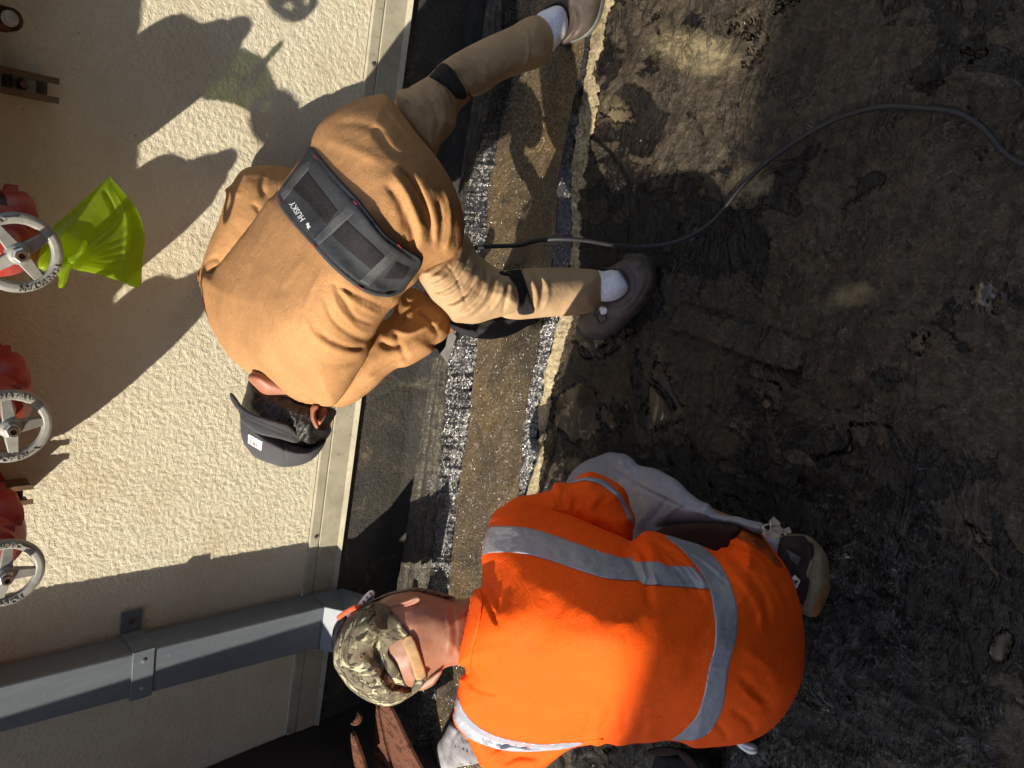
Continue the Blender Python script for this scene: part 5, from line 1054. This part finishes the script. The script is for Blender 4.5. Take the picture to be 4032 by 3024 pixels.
    # continuous body
    bp = lambda b_, x, y, ad=.012: np.array(P(x, y, float(b_.dep(np.array([float(x)]), np.array([float(y)]))[0])+ad)); c = []
    pel = bp(torso, 1560, 1400, .05); ch = bp(torso, 1180, 1380, .04); nb = bp(hb, 1000, 1370, .02); he = bp(hb, 850, 1400, .03)
    c += bone([pel, bp(torso, 1380, 1390, .04), ch, nb, he], [.07, .065, .07, .04, .05]); c += [(he, .055, he+fwd*.03, .055), (he+fwd*.06, .02, he+fwd*.10, .011), (he+fwd*.06+right*.02, .012, he+fwd*.075+right*.02, .012), (he+fwd*.06-right*.02, .012, he+fwd*.075-right*.02, .012)]
    w1 = np.array(P(1110, 1230, 1.72)); w2 = np.array(P(1110, 1480, 1.75))
    c += bone([ch, bp(slR, 1160, 1115, .02), bp(slR, 1280, 1100, .02), w1], [.05, .032, .030, .022]); c += hand(w1, fwd*.6-down*.5, (0, -.2, -1), .8)
    c += bone([ch, bp(slL, 1030, 1560), bp(slL, 1150, 1620), w2], [.05, .035, .032, .025]); c += hand(w2, fwd*.6-down*.5, (0, -.2, -1), .8, 1, -1)
    c += bone([pel, bp(hp_, 1580, 1185, .03), bp(th, 1310, 1050, .0), bp(cf, 1668, 1180, .0), bp(sh, 1750, 1240, .0)], [.06, .03, .045, .026, .02])
    c += bone([pel, bp(thl, 1500, 1530), bp(thl, 1220, 1560, .0), bp(thl, 1540, 1550, .04)], [.06, .05, .042, .03])
    Vb, Fb = sdf_mesh(c); Vb = tuck(Vb, [slR, slL, th, thl, hp_, cf, sh, torso, hb, dome])
    merge('body', [(Vb, Fb), inflate(hb, 3), inflate(earR, 2), inflate(earL, 2)], MAT['skin_fair'], r)
worker_orange()

# ------------------------------------------------------------------ tools and small things
def build_small():
    # cable
    ctl = [(1000, 540, .40), (1045, 533, .36), (1120, 530, .30), (1160, 520, .28), (1210, 516, .25), (1270, 520, .20), (1330, 530, .14), (1400, 533, .08), (1450, 525, .045), (1490, 510, .025), (1530, 485, .014), (1560, 455, .012), (1600, 405, .012), (1650, 355, .012), (1700, 318, .012), (1760, 280, .012), (1820, 252, .014), (1880, 235, .014), (1930, 230, .012), (1990, 234, .012), (2050, 240, .012), (2090, 255, .012), (2130, 285, .012), (2160, 320, .012), (2190, 345, .012), (2240, 365, .012), (2300, 380, .012)]
    c = catmull(ctl, 6, False); p3 = [tuple(PH(q[0], q[1], max(q[2], .008))) for q in c]
    o = MB().tube(p3, .0050, 12).build('power_cable', MAT['cable'], None, True); tag(o, 'black power cable curving across the wet roof from the worker in brown', 'cable')
    # scraper
    sc = thing('scraper', 'flat grey scraper blade held by the worker in brown against the glossy seam', 'scraper', PH(966, 775, .03))
    pl = [np.array(P(x, y, DH(x, y, h))) for x, y, h in ((950, 730, .21), (947, 757, .155), (966, 783, .10), (974, 762, .115), (986, 726, .16), (972, 705, .22))]
    nrm = np.cross(pl[1]-pl[0], pl[3]-pl[0]); nrm /= np.linalg.norm(nrm)
    MB().prism(pl, tuple(nrm*.0022)).build('blade', MAT['steel'], sc, bevel=.0006)
    a = (pl[0]+pl[5])/2; MB().tube([tuple(a), tuple(a+np.array([-.02, -.06, .06])), tuple(a+np.array([-.03, -.1, .11]))], [.010, .014, .013], 12).build('handle', MAT['black_cloth'], sc, True)
    # rusty stand
    rs = thing('pipe_stand', 'rusty forked iron stand by the left edge with a small claw hook', 'stand', PH(850, 1620, .0))
    def bar(o, h0, h1, thick, name):
        V = []; n = len(o)
        A = [np.array(P(x, y, DH(x, y, h))) for x, y, h in o]
        nr = np.cross(A[1]-A[0], A[-1]-A[0]); nr /= np.linalg.norm(nr)
        if nr@(CAM-A[0]) > 0: nr = -nr
        return MB().prism(A, tuple(nr*thick)).build(name, MAT['rust'], rs, bevel=.002)
    bar([(757, 1583, 0.390), (764, 1592, 0.385), (772, 1612, 0.370), (782, 1640, 0.350), (792, 1675, 0.320), (770, 1690, 0.320), (762, 1640, 0.350), (757, 1600, 0.380)], 0, 0, .012, 'leg')
    bar([(821, 1515, 0.320), (838, 1524, 0.320), (852, 1548, 0.300), (868, 1583, 0.270), (886, 1620, 0.240), (910, 1665, 0.200), (862, 1690, 0.200), (850, 1660, 0.220), (835, 1610, 0.260), (826, 1570, 0.280), (820, 1540, 0.300)], 0, 0, .012, 'leg')
    bar([(812, 1518, 0.305), (817, 1545, 0.290), (824, 1580, 0.270), (834, 1625, 0.240), (848, 1690, 0.210), (806, 1700, 0.210), (806, 1659, 0.230), (808, 1600, 0.260), (810, 1560, 0.280)], 0, 0, .010, 'leg')
    ck = MB(); ctr = PH(765, 1550, .42)
    for a0, a1, rr_ in ((-2.6, .5, .017), (-2.2, .2, .010)):
        path = []
        for k in range(10):
            t = a0+(a1-a0)*k/9; v = right*math.cos(t)*rr_*-1+down*math.sin(t)*-rr_; path.append(tuple(ctr+v))
        ck.tube(path, [.0035+.003*math.sin(math.pi*k/9) for k in range(10)], 8)
    ck.build('claw', MAT['rust'], rs, True)
    # rag
    rg = Blob([(941, 1620), (946, 1605), (958, 1586), (968, 1567), (975, 1560), (985, 1566), (1000, 1580), (1020, 1605), (1040, 1640), (1030, 1650), (1000, 1655), (975, 1662), (948, 1675), (942, 1640)], [hc(970, 1620, .05), hc(1010, 1630, .08), hc(960, 1570, .06)], .045, 30, [([(990, 1575), (975, 1605), (968, 1650)], 4, -.010), ([(975, 1565), (958, 1610), (955, 1655)], 6, .006)], (.006, 22), 33)
    V, Fc = inflate(rg, 3, .8); o = mesh('work_rag', V, Fc, MAT['rag']); tag(o, 'tar-spotted whitish rag lying beside the orange shirt', 'rag')
    # dark tool bag at the edge
    tb = thing('tool_bag', 'dark strapped tool bag lying behind the kneeling worker at the photo edge', 'bag', PH(1440, 1650, 0))
    b1 = Blob([(1412, 1640), (1420, 1622), (1440, 1615), (1500, 1620), (1540, 1640), (1560, 1700), (1500, 1740), (1430, 1740), (1405, 1690)], [hc(1470, 1670, .06)], .06, 30, [], (.004, 30), 34); V, Fc = inflate(b1, 4, .8); mesh('bag_body', V, Fc, MAT['black_cloth'], tb)
    conform('bag_strap', [(1400, 1618), (1440, 1612), (1462, 1618), (1462, 1630), (1420, 1634), (1402, 1630)], lambda x, y: DH_arr(x, y, .14), .0, .006, MAT['strap_gap_shade'], tb, 3, 2, 4)
    conform('bag_strap', [(1458, 1622), (1470, 1618), (1500, 1640), (1530, 1690), (1512, 1690), (1484, 1650)], lambda x, y: DH_arr(x, y, .14), .0, .006, MAT['strap_gap_shade'], tb, 3, 2, 4)
    # keys
    kr = thing('key_ring', 'bunch of shiny keys on rings hanging at the orange worker hip', 'keys', PH(1655, 1145, .2))
    kb = np.array(P(1655, 1142, DH(1655, 1142, .36)))
    for k in range(3):
        path = []; cc = kb+right*(.004*k-.004)+down*(.006*k-.004); a1 = Vector((random.uniform(-1, 1), random.uniform(-1, 1), random.uniform(-1, 1))).normalized(); a2 = a1.orthogonal().normalized()
        for j in range(19): t = 2*math.pi*j/18; path.append(tuple(Vector(cc)+(a1*math.cos(t)+a2*math.sin(t))*(.011-.002*k)))
        MB().tube(path, .0013, 6, False).build('ring', MAT['zinc'], kr, True)
    for k in range(3):
        cc = Vector(kb+down*.014+right*(.010*(k-1))); R_ = Matrix.Rotation(.6*k-.4, 3, Vector(fwd)) @ R3; b = MB(); b.box(tuple(cc), (.016, .012, .002), R_); b.box(tuple(cc+R_ @ Vector((.017, 0, 0))), (.020, .005, .002), R_); b.build('key', MAT['zinc'], kr)
def DH_arr(x, y, h):
    r = rays(x, y); return (h-CAMH)/r[..., 2]
build_small()
